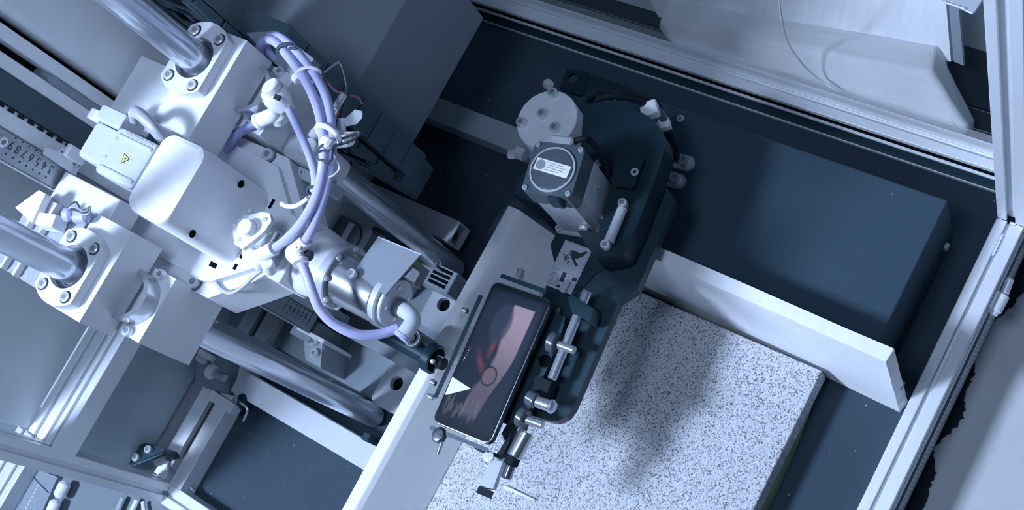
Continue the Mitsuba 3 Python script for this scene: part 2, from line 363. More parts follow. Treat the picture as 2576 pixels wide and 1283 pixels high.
hg = thing('hinge', 'grey barrel hinge on the outer side of the right rail', 'hinge')
part(hg, 'barrel', cyl((-0.1844, 0.3825, 0.0120), (-0.1853, 0.3621, 0.0120), 0.0062, 0.0012), 'alu')
part(hg, 'pin', cyl((-0.1858, 0.4007, 0.0120), (-0.1844, 0.3834, 0.0120), 0.0042, 0.0008), 'screw_steel')
part(hg, 'pin', cyl((-0.1853, 0.3621, 0.0120), (-0.1852, 0.3579, 0.0120), 0.004, 0.0008), 'alu')
part(hg, 'leaf', bx(-0.1925, -0.188, (-0.1853, 0.3621, 0.0120)[1], (-0.1844, 0.3825, 0.0120)[1], 0.004, 0.02), 'alu')
gb = thing('corner_gusset', 'black corner gusset with two screws at the foot of the left rail', 'bracket')
g = [(-1.0462, -0.2294, 0.0600), (-1.0225, -0.2033, 0.0600), (-0.9941, -0.1963, 0.0600), (-0.9870, -0.2006, 0.0600), (-1.0224, -0.2362, 0.0600)]
part(gb, 'plate', poly([p[:2] for p in g], 0.0305, 0.06), 'black_plate')
part(gb, 'rib', cyl(g[3], g[4], 0.003), 'black_plate')
for q in ((-1.0107, -0.2076, 0.0600), (-1.0214, -0.2240, 0.0600)): part(gb, 'screw', screw(q, Z, 0.0052, 0.006), 'screw_steel')
solid('thin_cable', tube([(-1.0004, -0.2066, 0.0330), (-0.9948, -0.2161, 0.0320), (-0.9818, -0.2222, 0.0280), (-0.9673, -0.2236, 0.0180), (-0.9533, -0.2294, 0.0120)], 0.0022, 10), 'mid_paint', 'thin grey cable from the left rail to the front corner', 'cable')
# pin bracket by the left rail
pb = thing('pin_bracket', 'grey clevis bracket with a round pin beside the left rail', 'bracket')
q = (-1.0067, -0.0780, 0.0600)
part(pb, 'plate', poly([(-1.0272, -0.0713, 0.0550)[:2], (-0.9778, -0.0635, 0.0550)[:2], (-0.9612, -0.1009, 0.0550)[:2], (-1.0055, -0.1101, 0.0550)[:2]], 0.031, 0.055), 'blue_grey_paint')
part(pb, 'collar', cyl((-0.9895, -0.0861, 0.0620), (-0.9822, -0.0861, 0.0620), 0.010), 'alu')
part(pb, 'pin', cyl((-0.9839, -0.0858, 0.0620), (-0.9627, -0.0851, 0.0620), 0.0052), 'chrome')
part(pb, 'clip', bx(q[0] - .012, q[0] + .012, q[1] + .002, q[1] + .010, 0.056, 0.066), 'alu')
part(pb, 'rod', cyl((-1.0153, -0.0805, 0.0650), (-0.9977, -0.0794, 0.0650), 0.004), 'screw_steel')
lb = thing('latch_bracket', 'light metal latch plate with a black knob next to the left rail', 'latch')
part(lb, 'plate', poly([(-0.9798, -0.1067, 0.0450)[:2], (-0.9416, -0.1075, 0.0450)[:2], (-0.9424, -0.1201, 0.0450)[:2], (-0.9792, -0.1194, 0.0450)[:2]], 0.03, 0.046), 'alu')
part(lb, 'knob', cyl((-0.9375, -0.0955, 0.0450), (-0.9437, -0.1056, 0.0300), 0.006), 'black_plate')
part(lb, 'hook', tube([(-0.9378, -0.1021, 0.0440), (-0.9243, -0.1053, 0.0420), (-0.9250, -0.1208, 0.0360)], 0.0016, 8), 'wire_silver')

# ------------------------------------------------------------------ outside, in front of the left post
ol = thing('outer_rail', 'aluminium rail on the floor outside, left of the front left post', 'rail')
e0, e1 = (-1.2659, -0.3336, -0.0200), (-1.2697, -0.4185, -0.0200)
part(ol, 'rail', along(profile_rail(0.05, 0.035, [('top', 0.014), ('top', 0.036)], abs(e0[1] - e1[1]) + 0.1, slot_w=0.006), (e0[0] - 0.04, e0[1] + 0.04, -0.0585), X, Z, -Y), 'alu')
solid('dimming_sheet', bx(-1.75, -0.72, -0.75, -0.262, -0.0598, -0.0588), 'dimmed_floor_grey', 'added grey sheet dimming the floor outside, in front of the front left post', 'floor sheet')  # added sheet, darker than the vinyl, painting this floor as less brightly lit
ob = thing('seam_board', 'pale board with dark seams lying outside the front left post', 'board')
part(ob, 'sheet', poly([(-1.2720, -0.3364, -0.0500)[:2], (-1.2181, -0.3254, -0.0500)[:2], (-1.2096, -0.3827, -0.0500)[:2], (-1.2664, -0.4116, -0.0500)[:2]], -0.0585, -0.05), 'mid_paint')
part(ob, 'seam', cyl((-1.2620, -0.3441, -0.0495), (-1.2174, -0.3498, -0.0495), 0.0008), 'wire_dark')
part(ob, 'seam', cyl((-1.2405, -0.3459, -0.0495), (-1.2379, -0.3910, -0.0495), 0.0006), 'label_white')
ot = thing('white_tube', 'stubby white tube lying outside the front left post', 'tube')
part(ot, 'tube', cyl((-1.1934, -0.3222, -0.0420), (-1.1913, -0.3456, -0.0420), 0.0085, 0.004), 'white_plastic')
part(ot, 'tube', cyl((-1.1917, -0.3494, -0.0420), (-1.1876, -0.3728, -0.0420), 0.0080, 0.003), 'white_plastic')
for i, (a, b, m_) in enumerate((((-1.0991, -0.2977, -0.0500), (-1.0946, -0.3240, -0.0500), 'grey_paint'), ((-1.0765, -0.2899, -0.0500), (-1.0741, -0.3136, -0.0500), 'alu'))):
    solid('floor_strip', tube([a, (np.array(a) + np.array(b)) / 2, b], 0.004, 10), m_, ('pale' if i == 0 else 'silver') + ' strip on the floor outside, just below the front left post', 'strip')
solid('floor_cable', tube([(-1.0664, -0.2872, -0.0500), (-1.0593, -0.2942, -0.0500), (-1.0436, -0.3039, -0.0500)], 0.003, 10), 'white_plastic', 'white cable end on the floor by the front left post', 'cable')

# ------------------------------------------------------------------ base box, planks, granite
bb = thing('black_base_box', 'large black steel box at the back right of the table', 'base box')
part(bb, 'body', bx(-0.70, -0.2565, 0.2615, 0.425, 0.0005, 0.108, 0.0012), 'box_paint')
for q, d, r in (((-0.5562, 0.4130, 0.1080), Z, 0.0042), ((-0.6404, 0.4118, 0.1080), Z, 0.0034)): part(bb, 'screw', screw(q, d, r, 0.003), 'screw_steel')
q = (-0.2562, 0.4054, 0.0252)
part(bb, 'screw', screw(q, X, 0.0045, 0.004), 'screw_steel')
fl = thing('hole_flange', 'black flange plate with an oval hole on the left end of the base box', 'flange')
part(fl, 'plate', sub(poly([(-0.7141, 0.4258, 0.1120)[:2], (-0.6817, 0.4279, 0.1120)[:2], (-0.6796, 0.3983, 0.1120)[:2], (-0.7109, 0.3973, 0.1120)[:2]], 0.1082, 0.113, r=0.004), cyl(V(*(-0.7009, 0.4154, 0.1120)) - V(0, 0, .02), V(*(-0.7009, 0.4154, 0.1120)) + V(0, 0, .02), 0.0062)), 'black_metal')
part(fl, 'plate', poly([(-0.6805, 0.4277, 0.1120)[:2], (-0.6254, 0.4260, 0.1120)[:2], (-0.6283, 0.4118, 0.1120)[:2], (-0.6779, 0.3983, 0.1120)[:2]], 0.1082, 0.114), 'black_metal')
for p in ((-0.5231, 0.3669, 0.1120), (-0.5224, 0.3446, 0.1120)):
    sw = thing('slotted_washer', ('upper' if p[1] > 0.35 else 'lower') + ' slotted steel clamp washer with a cap screw on the black base box', 'washer')
    c = np.array(p)
    pl = affinity.rotate(sbox(-0.026, -0.0085, 0, 0.0085).union(Point(0, 0).buffer(0.0085)).difference(sbox(-0.04, -0.0034, -0.003, 0.0034)), 6, origin=(0, 0))
    part(sw, 'plate', poly(affinity.translate(pl, c[0], c[1]), 0.1082, 0.112), 'screw_steel')
    part(sw, 'screw', screw((c[0] - .0028, c[1], 0.112), Z, 0.0062, 0.009), 'screw_steel')
pk = thing('foam_plank', 'white plank standing along the back edge of the granite slab', 'plank')
m = hull([(-0.62, 0.2405, 0.0), (-0.229, 0.2285, 0.0), (-0.226, 0.2415, 0.0), (-0.62, 0.2525, 0.0), (-0.62, 0.2465, 0.166), (-0.2304, 0.2372, 0.1660), ((-0.2304, 0.2372, 0.1660)[0] + 0.002, 0.2515, 0.168), (-0.62, 0.2585, 0.168)])
m = m.subdivide().subdivide().subdivide()
m.vertices = m.vertices + (meshkit.fbm(m.vertices * V(20, 90, 90), 3)[:, None] - .5) * V(0, .0016, .001)
m.vertices[:, 2] = np.maximum(m.vertices[:, 2], 0.0003)
part(pk, 'plank', m, 'foam_cream', smooth=45)
part(pk, 'chip', hull([(-0.2332, 0.2493, 0.0600), (-0.2260, 0.2482, 0.0600), (-0.2256, 0.2381, 0.0600), (-0.2320, 0.2446, 0.0500), (-0.2288, 0.2475, 0.0450)]), 'foam_cream')
pk2 = thing('foam_plank', 'white rounded plank standing along the left edge of the granite slab', 'plank')
bp = Polygon([(-0.6925, 0.0004), (-0.6925, 0.1165), (-0.6885, 0.1205), (-0.676, 0.1215), (-0.671, 0.116), (-0.6375, 0.047), (-0.6375, 0.0004)]).buffer(-0.004, quad_segs=8).buffer(0.004, quad_segs=8)
m = along(trimesh.creation.extrude_polygon(bp, 0.55).subdivide(), (0, 0.2445, 0), X, Z, -Y)
hk = hull([(-0.70, 0.2445 + .001, 0.07), (-0.66, 0.2445 + .001, 0.135), (-0.70, 0.2445 + .001, 0.135), (-0.66, 0.226, 0.135), (-0.70, 0.2345, 0.135), (-0.66, 0.2445 + .001, 0.06)])
part(pk2, 'plank', m, 'foam_cream', smooth=40)
gs = thing('granite_slab', 'pale speckled granite slab lying under the phone', 'slab')
part(gs, 'slab', bx(-0.6365, -0.3085, -0.245, 0.2275, 0.0175, 0.047, 0.0009), 'granite')
part(gs, 'underlay', poly([(-0.636, -0.24), (-0.3095, -0.24), (-0.3085, 0.02), (-0.3055, 0.10), (-0.309, 0.16), (-0.315, 0.2265), (-0.636, 0.2265)], 0.0005, 0.0172), 'green_board', label='green underlay showing along the slab edge')
solid('white_splinter', cyl((-0.5639, -0.0338, 0.0500), (-0.5242, -0.0304, 0.0500), 0.0022, 0.0008, 10, 0.001), 'white_plastic', 'thin white sliver lying on the granite slab', 'sliver')

# ------------------------------------------------------------------ machine base, column
ft = thing('square_tube', 'light grey square tube with an open end beside the upper guide rod', 'tube')
tubep = sbox(0, 0, 0.029, 0.03).difference(sbox(0.002, 0.002, 0.027, 0.028))
part(ft, 'tube', along(trimesh.creation.extrude_polygon(tubep, 0.17), (-0.949, 0.1885, 0.0205), Y, Z, X), 'tube_paint')
part(ft, 'pad', bx(-0.94, -0.79, 0.191, 0.215, 0.0003, 0.0203), 'black_rubber')
part(ft, 'bolt', hexnut((-0.795, 0.203, 0.0226), Z, 0.006, 0.008), 'screw_dark')
ft = thing('square_tube', 'long light grey square tube on the dark table below the lower guide rod', 'tube')
part(ft, 'tube', bx(-0.962, -0.6935, -0.0965, -0.0655, 0.012, 0.042), 'tube_paint')
part(ft, 'pad', bx(-0.95, -0.70, -0.094, -0.068, 0.0003, 0.0118), 'black_rubber')
part(ft, 'bracket', bx(-0.748, -0.738, -0.066, -0.056, 0.03, 0.062), 'black_metal', label='small black clip')
ra = thing('rear_bar', 'grey bar running from under the control box to the round pillar', 'bar')
part(ra, 'bar', bx(-0.995, -0.702, 0.3285, 0.3595, 0.0003, 0.03), 'grey_paint')
cb = thing('control_box', 'grey sheet metal control box behind the cable chain', 'control box')
part(cb, 'body', bx(-0.998, -0.81, 0.2495, 0.428, 0.172, 0.312, 0.001), 'mid_paint')
part(cb, 'stand', bx(-0.99, -0.94, 0.30, 0.41, 0.0306, 0.1715), 'mid_paint')
mb = thing('base_casting', 'blue-grey base casting under the guide rods', 'casting')
part(mb, 'plate', bx(-0.98, -0.742, -0.022, 0.152, 0.0004, 0.012, 0.002), 'blue_grey_paint')
for cy, cx in ((0.1205, -0.7610), (0.0100, -0.7655)):
    lug = affinity.translate(sbox(-0.012, -0.024, 0.012, 0.018).buffer(0.010), cx, cy)
    part(mb, 'lug', sub(poly(lug, 0.0122, 0.022), cyl((cx, cy, 0.005), (cx, cy, 0.07), 0.0088)), 'grey_paint')
    part(mb, 'hole', cyl((cx, cy, 0.0122), (cx, cy, 0.0128), 0.0086), 'black_void')
part(mb, 'block', bx(-0.90, -0.868, 0.002, 0.03, 0.0122, 0.078), 'mid_paint')
part(mb, 'ledge', bx(-0.90, -0.735, 0.031, 0.045, 0.0122, 0.055), 'mid_paint')
part(mb, 'vent_block', bx(-0.80, -0.74, 0.130, 0.158, 0.0123, 0.062), 'blue_grey_paint')
for k in range(4): part(mb, 'vent_slot', bx(-0.772 + .0, -0.746, 0.1335 + .006 * k, 0.1375 + .006 * k, 0.0621, 0.0627), 'black_void')
gk = thing('gusset_bracket', 'grey steel gusset with two bolts on the base casting', 'bracket')
part(gk, 'plate', poly([(-0.8879, 0.0110, 0.0700)[:2], (-0.8584, 0.0157, 0.0700)[:2], (-0.8402, -0.0168, 0.0700)[:2], (-0.8651, -0.0172, 0.0700)[:2]], 0.0125, 0.07), 'grey_paint')
part(gk, 'rib', bx((-0.8879, 0.0110, 0.0700)[0] - .003, (-0.8584, 0.0157, 0.0700)[0] + .012, (-0.8879, 0.0110, 0.0700)[1] - .001, (-0.8879, 0.0110, 0.0700)[1] + .004, 0.0125, 0.082), 'panel_paint')
for q in ((-0.8652, 0.0062, 0.0700), (-0.8562, -0.0050, 0.0700)): part(gk, 'bolt', screw(q, Z, 0.0055, 0.006), 'screw_steel')
co = thing('machine_column', 'tall pale machine column behind the guide rods', 'column')
def vpanel(x0, x1, y0, y1, r, z0=0.0125, z1=0.95): return poly(sbox(x0, y0, x1, y1), z0, z1, r=r)
part(co, 'cover', vpanel(-0.965, -0.862, 0.1165, 0.2035, 0.007), 'panel_paint', label='broad pale cover panel')
part(co, 'core', bx(-0.96, -0.905, 0.0135, 0.116, 0.0125, 0.95), 'black_void')
part(co, 'channel', bx(-0.9045, -0.872, 0.0985, 0.1095, 0.0125, 0.95), 'panel_paint')
part(co, 'channel', bx(-0.9045, -0.876, 0.0785, 0.0905, 0.0125, 0.95), 'panel_paint')
part(co, 'channel', bx(-0.9045, -0.876, 0.0375, 0.0552, 0.0125, 0.95), 'panel_paint')
part(co, 'backing', bx(-0.9045, -0.876, 0.0135, 0.037, 0.079, 0.95), 'mid_paint')
part(co, 'slot_end', bx(-0.9045, -0.874, 0.0907, 0.0983, 0.0455, 0.585), 'mid_paint')
be = thing('toothed_belt', 'wide dark toothed drive belt on the face of the column', 'belt')
part(be, 'band', bx(-0.8755, -0.8725, 0.0558, 0.078, 0.0457, 0.95), 'belt_rubber')
tooth = bx(-0.8759, -0.8738, 0.0518, 0.0548, 0, 0.0066, 0.0003)
for k in range(75): part(be, 'tooth', moved(tooth, trimesh.transformations.translation_matrix((0, 0, 0.06 + .0118 * k))), 'black_rubber')
ru = thing('steel_ruler', 'steel height ruler with black figures along the column', 'ruler')
part(ru, 'strip', bx(-0.8755, -0.8715, 0.0135, 0.0372, 0.081, 0.95), 'ruler_steel')
part(ru, 'edge', bx(-0.874, -0.8705, 0.0118, 0.0134, 0.081, 0.95, 0.0003), 'alu')
part(ru, 'screw', screw((-0.8714, 0.0273, 0.6010), X, 0.0048, 0.003), 'screw_steel')
def ruler_digits(p3, p9, first, last, h, flip=1):
    a, b = np.array(p3), np.array(p9)
    for d in range(first, last + 1):
        c = a + (b - a) * (d - first) / (last - first)
        m = meshkit.text_mesh(str(d), h, 0.0003)
        m.apply_translation([-m.bounds[:, 0].mean(), -m.bounds[:, 1].mean(), 0]); m.apply_scale([0.8, 1, 1])
        part(ru, 'figure', along(m, (-0.8714, c[1], c[2]), Z, -Y, X), 'print_dark')
        for s in (-1, 1): part(ru, 'tick', lathe([(0.0009, 0), (0.0009, .0003), (0, .0003)], (-0.8714, c[1] + s * h * 1.05, c[2]), X, 8), 'print_dark')
ruler_digits((-0.8714, 0.0271, 0.5416), (-0.8714, 0.0277, 0.5906), 3, 9, 0.0074)
ruler_digits((-0.8714, 0.0287, 0.0944), (-0.8714, 0.0274, 0.1482), 1, 7, 0.0062)
RY = (0.1668, -0.0372); RX = -0.7768
for y, s in zip(RY, ('right', 'left')):
    g = thing('guide_rod', f'thick polished vertical guide rod through the {"upper" if s == "right" else "lower"} carriage bearing', 'guide rod')
    part(g, 'rod', cyl((RX, y, 0.0125), (RX, y, 0.95), 0.0138, n=48), 'chrome')
    sb = thing('support_bar', f'flat grey bar with screws standing beside the {"upper" if s == "right" else "lower"} guide rod', 'bar')
    part(sb, 'bar', bx(-0.812, -0.80, y - .006, y + .017, 0.0125, 0.40), 'blue_grey_paint')
    for z in (0.33, 0.10): part(sb, 'screw', screw((-0.7999, y + .0125, z), X, 0.003, 0.002), 'screw_steel')
    if s == 'left': part(sb, 'pad', bx(-0.7999, -0.7975, y + .008, y + .0165, 0.365, 0.395), 'label_white')

# motor standing on the base behind the right rod
m3_ = thing('stepper_motor', 'dim grey stepper motor low between the cylinder and the upper guide rod', 'motor')
mc = (-0.8546, 0.1536, 0.1600)
part(m3_, 'body', bx(-0.868, -0.808, 0.108, 0.152, 0.0125, 0.135, 0.003), 'motor_grey')
part(m3_, 'cap', poly(sbox(-0.866, 0.110, -0.81, 0.15), 0.1352, 0.156, r=0.006), 'motor_cap')
part(m3_, 'disc', cyl((-0.838, 0.130, 0.1561), (-0.838, 0.130, 0.159), 0.0185), 'motor_cap')
part(m3_, 'label', bx(-0.843, -0.835, 0.115, 0.146, 0.1591, 0.1594), 'label_white')
for r_ in range(4): part(m3_, 'lettering', flat_text(('CE 4.0A', 'NO 20', '36V', 'IP 40')[r_], 0.0045, (-0.8078, 0.117, 0.118 - .010 * r_), Y, Z), 'print_grey')
part(m3_, 'connector', bx(-0.832, -0.812, 0.1525, 0.158, 0.10, 0.13), 'black_plate')
# ------------------------------------------------------------------ cable chain
ch = thing('cable_chain', 'long black cable chain hanging behind the upper guide rod', 'cable chain')
x0, x1, y0, y1, pitch = -0.875, -0.792, 0.2050, 0.2135, 0.0420
def chain_link(h):
    g = 0.0012
    return cat(bx(x1 - .007, x1, y0, y1, g, h - g, .001), bx(x0, x0 + .007, y0, y1, g, h - g, .001),
               bx(x0 + .006, x1 - .006, y0, y0 + .003, g, h * .42), bx(x0 + .003, x0 + .014, y0 - .0010, y0 + .002, g, h * .8), bx(x1 - .016, x1 - .005, y0 - .0010, y0 + .002, h * .35, h - g))
lk = chain_link(pitch); lb_ = bx(x0 + .032, x0 + .052, y0 - .0006, y0, pitch * .12, pitch * .33, .0002)
part(ch, 'backing', bx(x0 + .002, x1 - .002, y1 + .0002, y1 + .0012, 0.19, 0.96), 'black_void')
plate_b = cat(bx(-0.834, -0.780, 0.2165, 0.2490, .0006, .0364, .001), bx(-0.7805, -0.7795, 0.219, 0.2465, .003, .006, .0002))
for k in range(8): part(ch, 'return_link', moved(plate_b, trimesh.transformations.translation_matrix((0, 0, 0.178 + 0.037 * k))), 'chain_plastic', label='smooth-sided link of the return run')
for k in range(18):
    tr = trimesh.transformations.translation_matrix((0, 0, 0.196 + pitch * k))
    key = part(ch, 'link', moved(lk, tr), 'chain_plastic')
    part(key, 'boss', moved(lb_, tr), 'black_metal')
end = along(trimesh.creation.extrude_polygon(Polygon([(x0 + .012, 0.1955), (x1 + .010, 0.1955), (x1 + .010, 0.172), (x1 + .004, 0.142), (x1 - .004, 0.132), (x1 - .014, 0.138), (x0 + .025, 0.175)]), 0.040), (0, 0.2455, 0), X, Z, -Y)
part(ch, 'end_link', end, 'chain_plastic')
for i, (dx, r, m_) in enumerate(((0.021, 0.0026, 'lavender_dark'), (0.040, 0.0022, 'wire_dark'), (0.056, 0.0018, 'wire_silver'))):
    solid('chain_cable', tube([(x0 + dx, y0 + .0058, 0.20), (x0 + dx + .003, y0 + .0058, 0.4), (x0 + dx, y0 + .0058, 0.7), (x0 + dx, y0 + .0058, 0.95)], r, 10), m_, ('thick lavender', 'dark', 'thin pale')[i] + ' cable running inside the black cable chain', 'cable')
# ------------------------------------------------------------------ carriage
ca = thing('drop_carriage', 'white drop carriage riding on the two guide rods', 'carriage')
def rounded_block(p, z0, z1, r, top=0.003):
    """prism with rounded vertical edges and a rounded top edge"""
    q = p.buffer(-r, quad_segs=8).buffer(r, quad_segs=8)
    pts = []
    for z, i in ((z0, 0.0), (z1 - top, 0.0), (z1 - top * .3, top * .3), (z1, top)):
        pts += [(x, y, z) for x, y in q.buffer(-i, quad_segs=8).exterior.coords]
    return hull(pts)
for (ya, yb, y) in ((0.1035, 0.2005, RY[0]), (-0.0725, 0.0125, RY[1])):
    blk = poly(sbox(-0.7925, ya, -0.7448, yb).difference(Point(RX, y).buffer(0.0195)), 0.5055, 0.5455)
    hb = part(ca, 'bearing_housing', blk, 'white_paint')
    fp = Point(RX, y).buffer(0.0345, quad_segs=16).intersection(sbox(RX - .0235, y - .05, RX + .0235, y + .05)).difference(Point(RX, y).buffer(0.0192, quad_segs=16))
    part(hb, 'flange', poly(fp, 0.5457, 0.556), 'white_paint')
    part(hb, 'bushing', ring((RX, y, 0.506), Z, 0.0191, 0.0142, 0.044), 'motor_cap')
    for sx in (-1, 1):
        for sy in (-1, 1):
            part(hb, 'screw', screw((RX + sx * .0148, y + sy * .0226, 0.556), Z, 0.0046, 0.0022), 'screw_steel')
            part(hb, 'washer', ring((RX + sx * .0148, y + sy * .0226, 0.5561), Z, 0.0056, 0.0046, 0.0003), 'screw_dark')
    lo = poly(sbox(-0.795, y - .029, -0.7205, y + .033).difference(Point(RX, y).buffer(0.0195)), 0.428, 0.499)
    lh = part(ca, 'lower_housing', lo, 'white_paint')
    part(lh, 'bushing', ring((RX, y, 0.43), Z, 0.0191, 0.0142, 0.072), 'motor_grey')
    part(lh, 'half_ring', poly(Point(-.7466, y + .0025).buffer(0.0236, quad_segs=16).difference(Point(-.7466, y + .0025).buffer(0.0195, quad_segs=16)).intersection(sbox(-.7445, y - .05, -.70, y + .05)), 0.4992, 0.5165), 'brushed_steel')
    for dy in (-0.0250, 0.0300):
        part(lh, 'screw', screw((-0.7360, y + dy, 0.4992), Z, 0.0048, 0.0042), 'screw_steel')
part(ca, 'saddle', poly([(-0.815, -0.006), (-0.7015, -0.006), (-0.657, 0.0335), (-0.643, 0.0335), (-0.643, 0.0965), (-0.657, 0.0965), (-0.7015, 0.134), (-0.815, 0.134)], 0.430, 0.474, r=0.002), 'white_paint')
part(ca, 'saddle_step', poly([(-0.79, 0.006), (-0.735, 0.006), (-0.715, 0.004), (-0.701, 0.008), (-0.662, 0.040), (-0.646, 0.042), (-0.646, 0.088), (-0.662, 0.090), (-0.701, 0.122), (-0.735, 0.124), (-0.79, 0.124)], 0.4742, 0.4815, r=0.006), 'white_paint')
part(ca, 'nose', cyl((-0.6428, 0.065, 0.445), (-0.6172, 0.065, 0.4435), 0.0305, 0.001, 40, r1=0.0275), 'white_paint')
for yy in (0.0005, 0.1290):
    part(ca, 'counterbore', ring((-0.722, yy, 0.4742), Z, 0.0075, 0.0062, 0.0004), 'motor_cap')
    part(ca, 'bolt', screw((-0.722, yy, 0.4745), Z, 0.0058, 0.004), 'screw_steel')
part(ca, 'slot', bx(-0.712, -0.704, 0.019, 0.0235, 0.4816, 0.4820, .0001), 'black_void')
for a, b in ((0.037, 0.046), (0.026, 0.031), (0.086, 0.095)): part(ca, 'slot', bx(-0.6875, -0.6845, a, b, 0.4816, 0.4820, .0001), 'black_void')
gc = part(ca, 'gear_cover', rounded_block(sbox(-0.7405, 0.0265, -0.6895, 0.0985), 0.482, 0.576, 0.013, 0.004), 'cover_paint', label='bright white rounded gear cover')
for p in ((-0.6894, 0.0898, 0.5240), (-0.6894, 0.0340, 0.5439)): part(gc, 'hole', lathe([(0.0034, 0), (0.0034, .0004), (0, .0004)], p, X, 20), 'black_void')
part(ca, 'back_plate', poly(sbox(-0.868, -0.067, -0.797, 0.0035), 0.530, 0.5445, r=0.002), 'cast_metal', label='textured cast back plate')
for xa in (-0.852, -0.8345): part(ca, 'rib', bx(xa, xa + .003, -0.067, 0.004, 0.5447, 0.5515, .0004), 'white_paint')
part(ca, 'flap', poly([(-0.8713, -0.0164, 0.5530)[:2], (-0.8574, 0.0066, 0.5530)[:2], (-0.8481, 0.0062, 0.5530)[:2], (-0.8440, -0.0207, 0.5530)[:2]], 0.545, 0.553), 'cover_paint')
part(ca, 'bridge', bx(-0.868, -0.7926, -0.0165, 0.0325, 0.500, 0.5298), 'white_paint')
part(ca, 'bridge', bx(-0.855, -0.7926, 0.098, 0.155, 0.500, 0.536), 'white_paint')
part(ca, 'side_plate', poly([(-0.7961, 0.2189, 0.5000)[:2], (-0.7632, 0.2311, 0.5000)[:2], (-0.7108, 0.2191, 0.5000)[:2], (-0.7145, 0.1966, 0.5000)[:2], (-0.7476, 0.2020, 0.5000)[:2]], 0.488, 0.50), 'mid_paint', label='grey side plate')

# servo motor behind the gear cover
sv = thing('servo_motor', 'pale servo motor with yellow warning triangle lying behind the white gear cover', 'motor')
part(sv, 'body', rounded_block(sbox(-0.789, 0.0415, -0.7412, 0.0845), 0.5465, 0.5755, 0.004, 0.0025), 'tube_paint')
for yy in (0.0475, 0.0775): part(sv, 'ridge', cyl((-0.785, yy, 0.5752), (-0.743, yy, 0.5752), 0.0020, 0.001, 12), 'tube_paint')
part(sv, 'groove', bx(-0.778, -0.745, 0.0800, 0.0828, 0.5745, 0.5762, .0004), 'motor_grey')
part(sv, 'rear_cap', rounded_block(sbox(-0.822, 0.047, -0.7895, 0.081), 0.548, 0.570, 0.005, 0.003), 'tube_paint')
part(sv, 'connector', rounded_block(sbox(-0.822, 0.0815, -0.790, 0.096), 0.55, 0.574, 0.003, 0.002), 'tube_paint')
part(sv, 'connector', bx(-0.838, -0.8225, 0.080, 0.090, 0.552, 0.568), 'white_plastic')
part(sv, 'elbow', tube([(-0.788, 0.096, 0.566), (-0.784, 0.1000, 0.574), (-0.774, 0.1000, 0.577), (-0.762, 0.0970, 0.574), (-0.753, 0.0925, 0.566), (-0.750, 0.089, 0.556)], 0.0052, 14), 'motor_grey')
part(sv, 'block', bx(-0.775, -0.745, 0.0848, 0.094, 0.5465, 0.558), 'black_plate')
tri = (-0.7635, 0.0619, 0.5757)
def warning(parent, c, right, up, s):
    r, u = np.asarray(right, float), np.asarray(up, float)
    tr = Polygon([(-s, -s * .62), (s, -s * .62), (0, s * 1.1)]).buffer(s * .22)
    part(parent, 'warning_label', decal(tr, c, r, u, .0003), 'label_white')
    n = np.cross(r, u); n = n / np.linalg.norm(n)
    part(parent, 'warning_label', decal(Polygon([(-s, -s * .62), (s, -s * .62), (0, s * 1.1)]).buffer(s * .02), np.array(c) + n * .0003, r, u, .0002), 'print_dark')
    part(parent, 'warning_label', decal(Polygon([(-s * .78, -s * .5), (s * .78, -s * .5), (0, s * .86)]), np.array(c) + n * .0005, r, u, .0002), 'warning_yellow')
    b = Polygon([(.05 * s, .55 * s), (-.18 * s, .0), (.0, .02 * s), (-.08 * s, -.4 * s), (.2 * s, .12 * s), (.03 * s, .1 * s)])
    part(parent, 'warning_label', decal(b, np.array(c) + n * .0007, r, u, .0001), 'print_dark')
warning(sv, tri, (0.25, -0.95, 0), (0.95, 0.25, 0), 0.0048)
for p in ((-0.7854, 0.0557, 0.5757), (-0.7847, 0.0732, 0.5757)): part(sv, 'screw', screw(p, Z, 0.0018, 0.0008), 'screw_steel')
# belt clamp
bc = thing('belt_clamp', 'flat steel clamp plate with screws joining the belt to the carriage', 'clamp')
xp = -0.862
part(bc, 'plate', hull([(xp, *(-0.8620, 0.0415, 0.5653)[1:]), (xp, *(-0.8620, 0.0517, 0.5247)[1:]), (xp, *(-0.8620, 0.0333, 0.5225)[1:]), (xp, *(-0.8620, 0.0351, 0.5635)[1:])] + [(xp - .003, *(-0.8620, 0.0415, 0.5653)[1:]), (xp - .003, *(-0.8620, 0.0517, 0.5247)[1:]), (xp - .003, *(-0.8620, 0.0333, 0.5225)[1:]), (xp - .003, *(-0.8620, 0.0351, 0.5635)[1:])]), 'alu')
for p in ((-0.8619, 0.0419, 0.5324), (-0.8619, 0.0435, 0.5273), (-0.8619, 0.0451, 0.5512)): part(bc, 'screw', screw(p, X, 0.0032, 0.002), 'screw_steel')
part(bc, 'block', bx(xp, xp + .006, (-0.8620, 0.0490, 0.5388)[1] - .006, (-0.8620, 0.0490, 0.5388)[1] + .006, (-0.8620, 0.0490, 0.5388)[2] - .012, (-0.8620, 0.0490, 0.5388)[2] + .010), 'white_plastic')
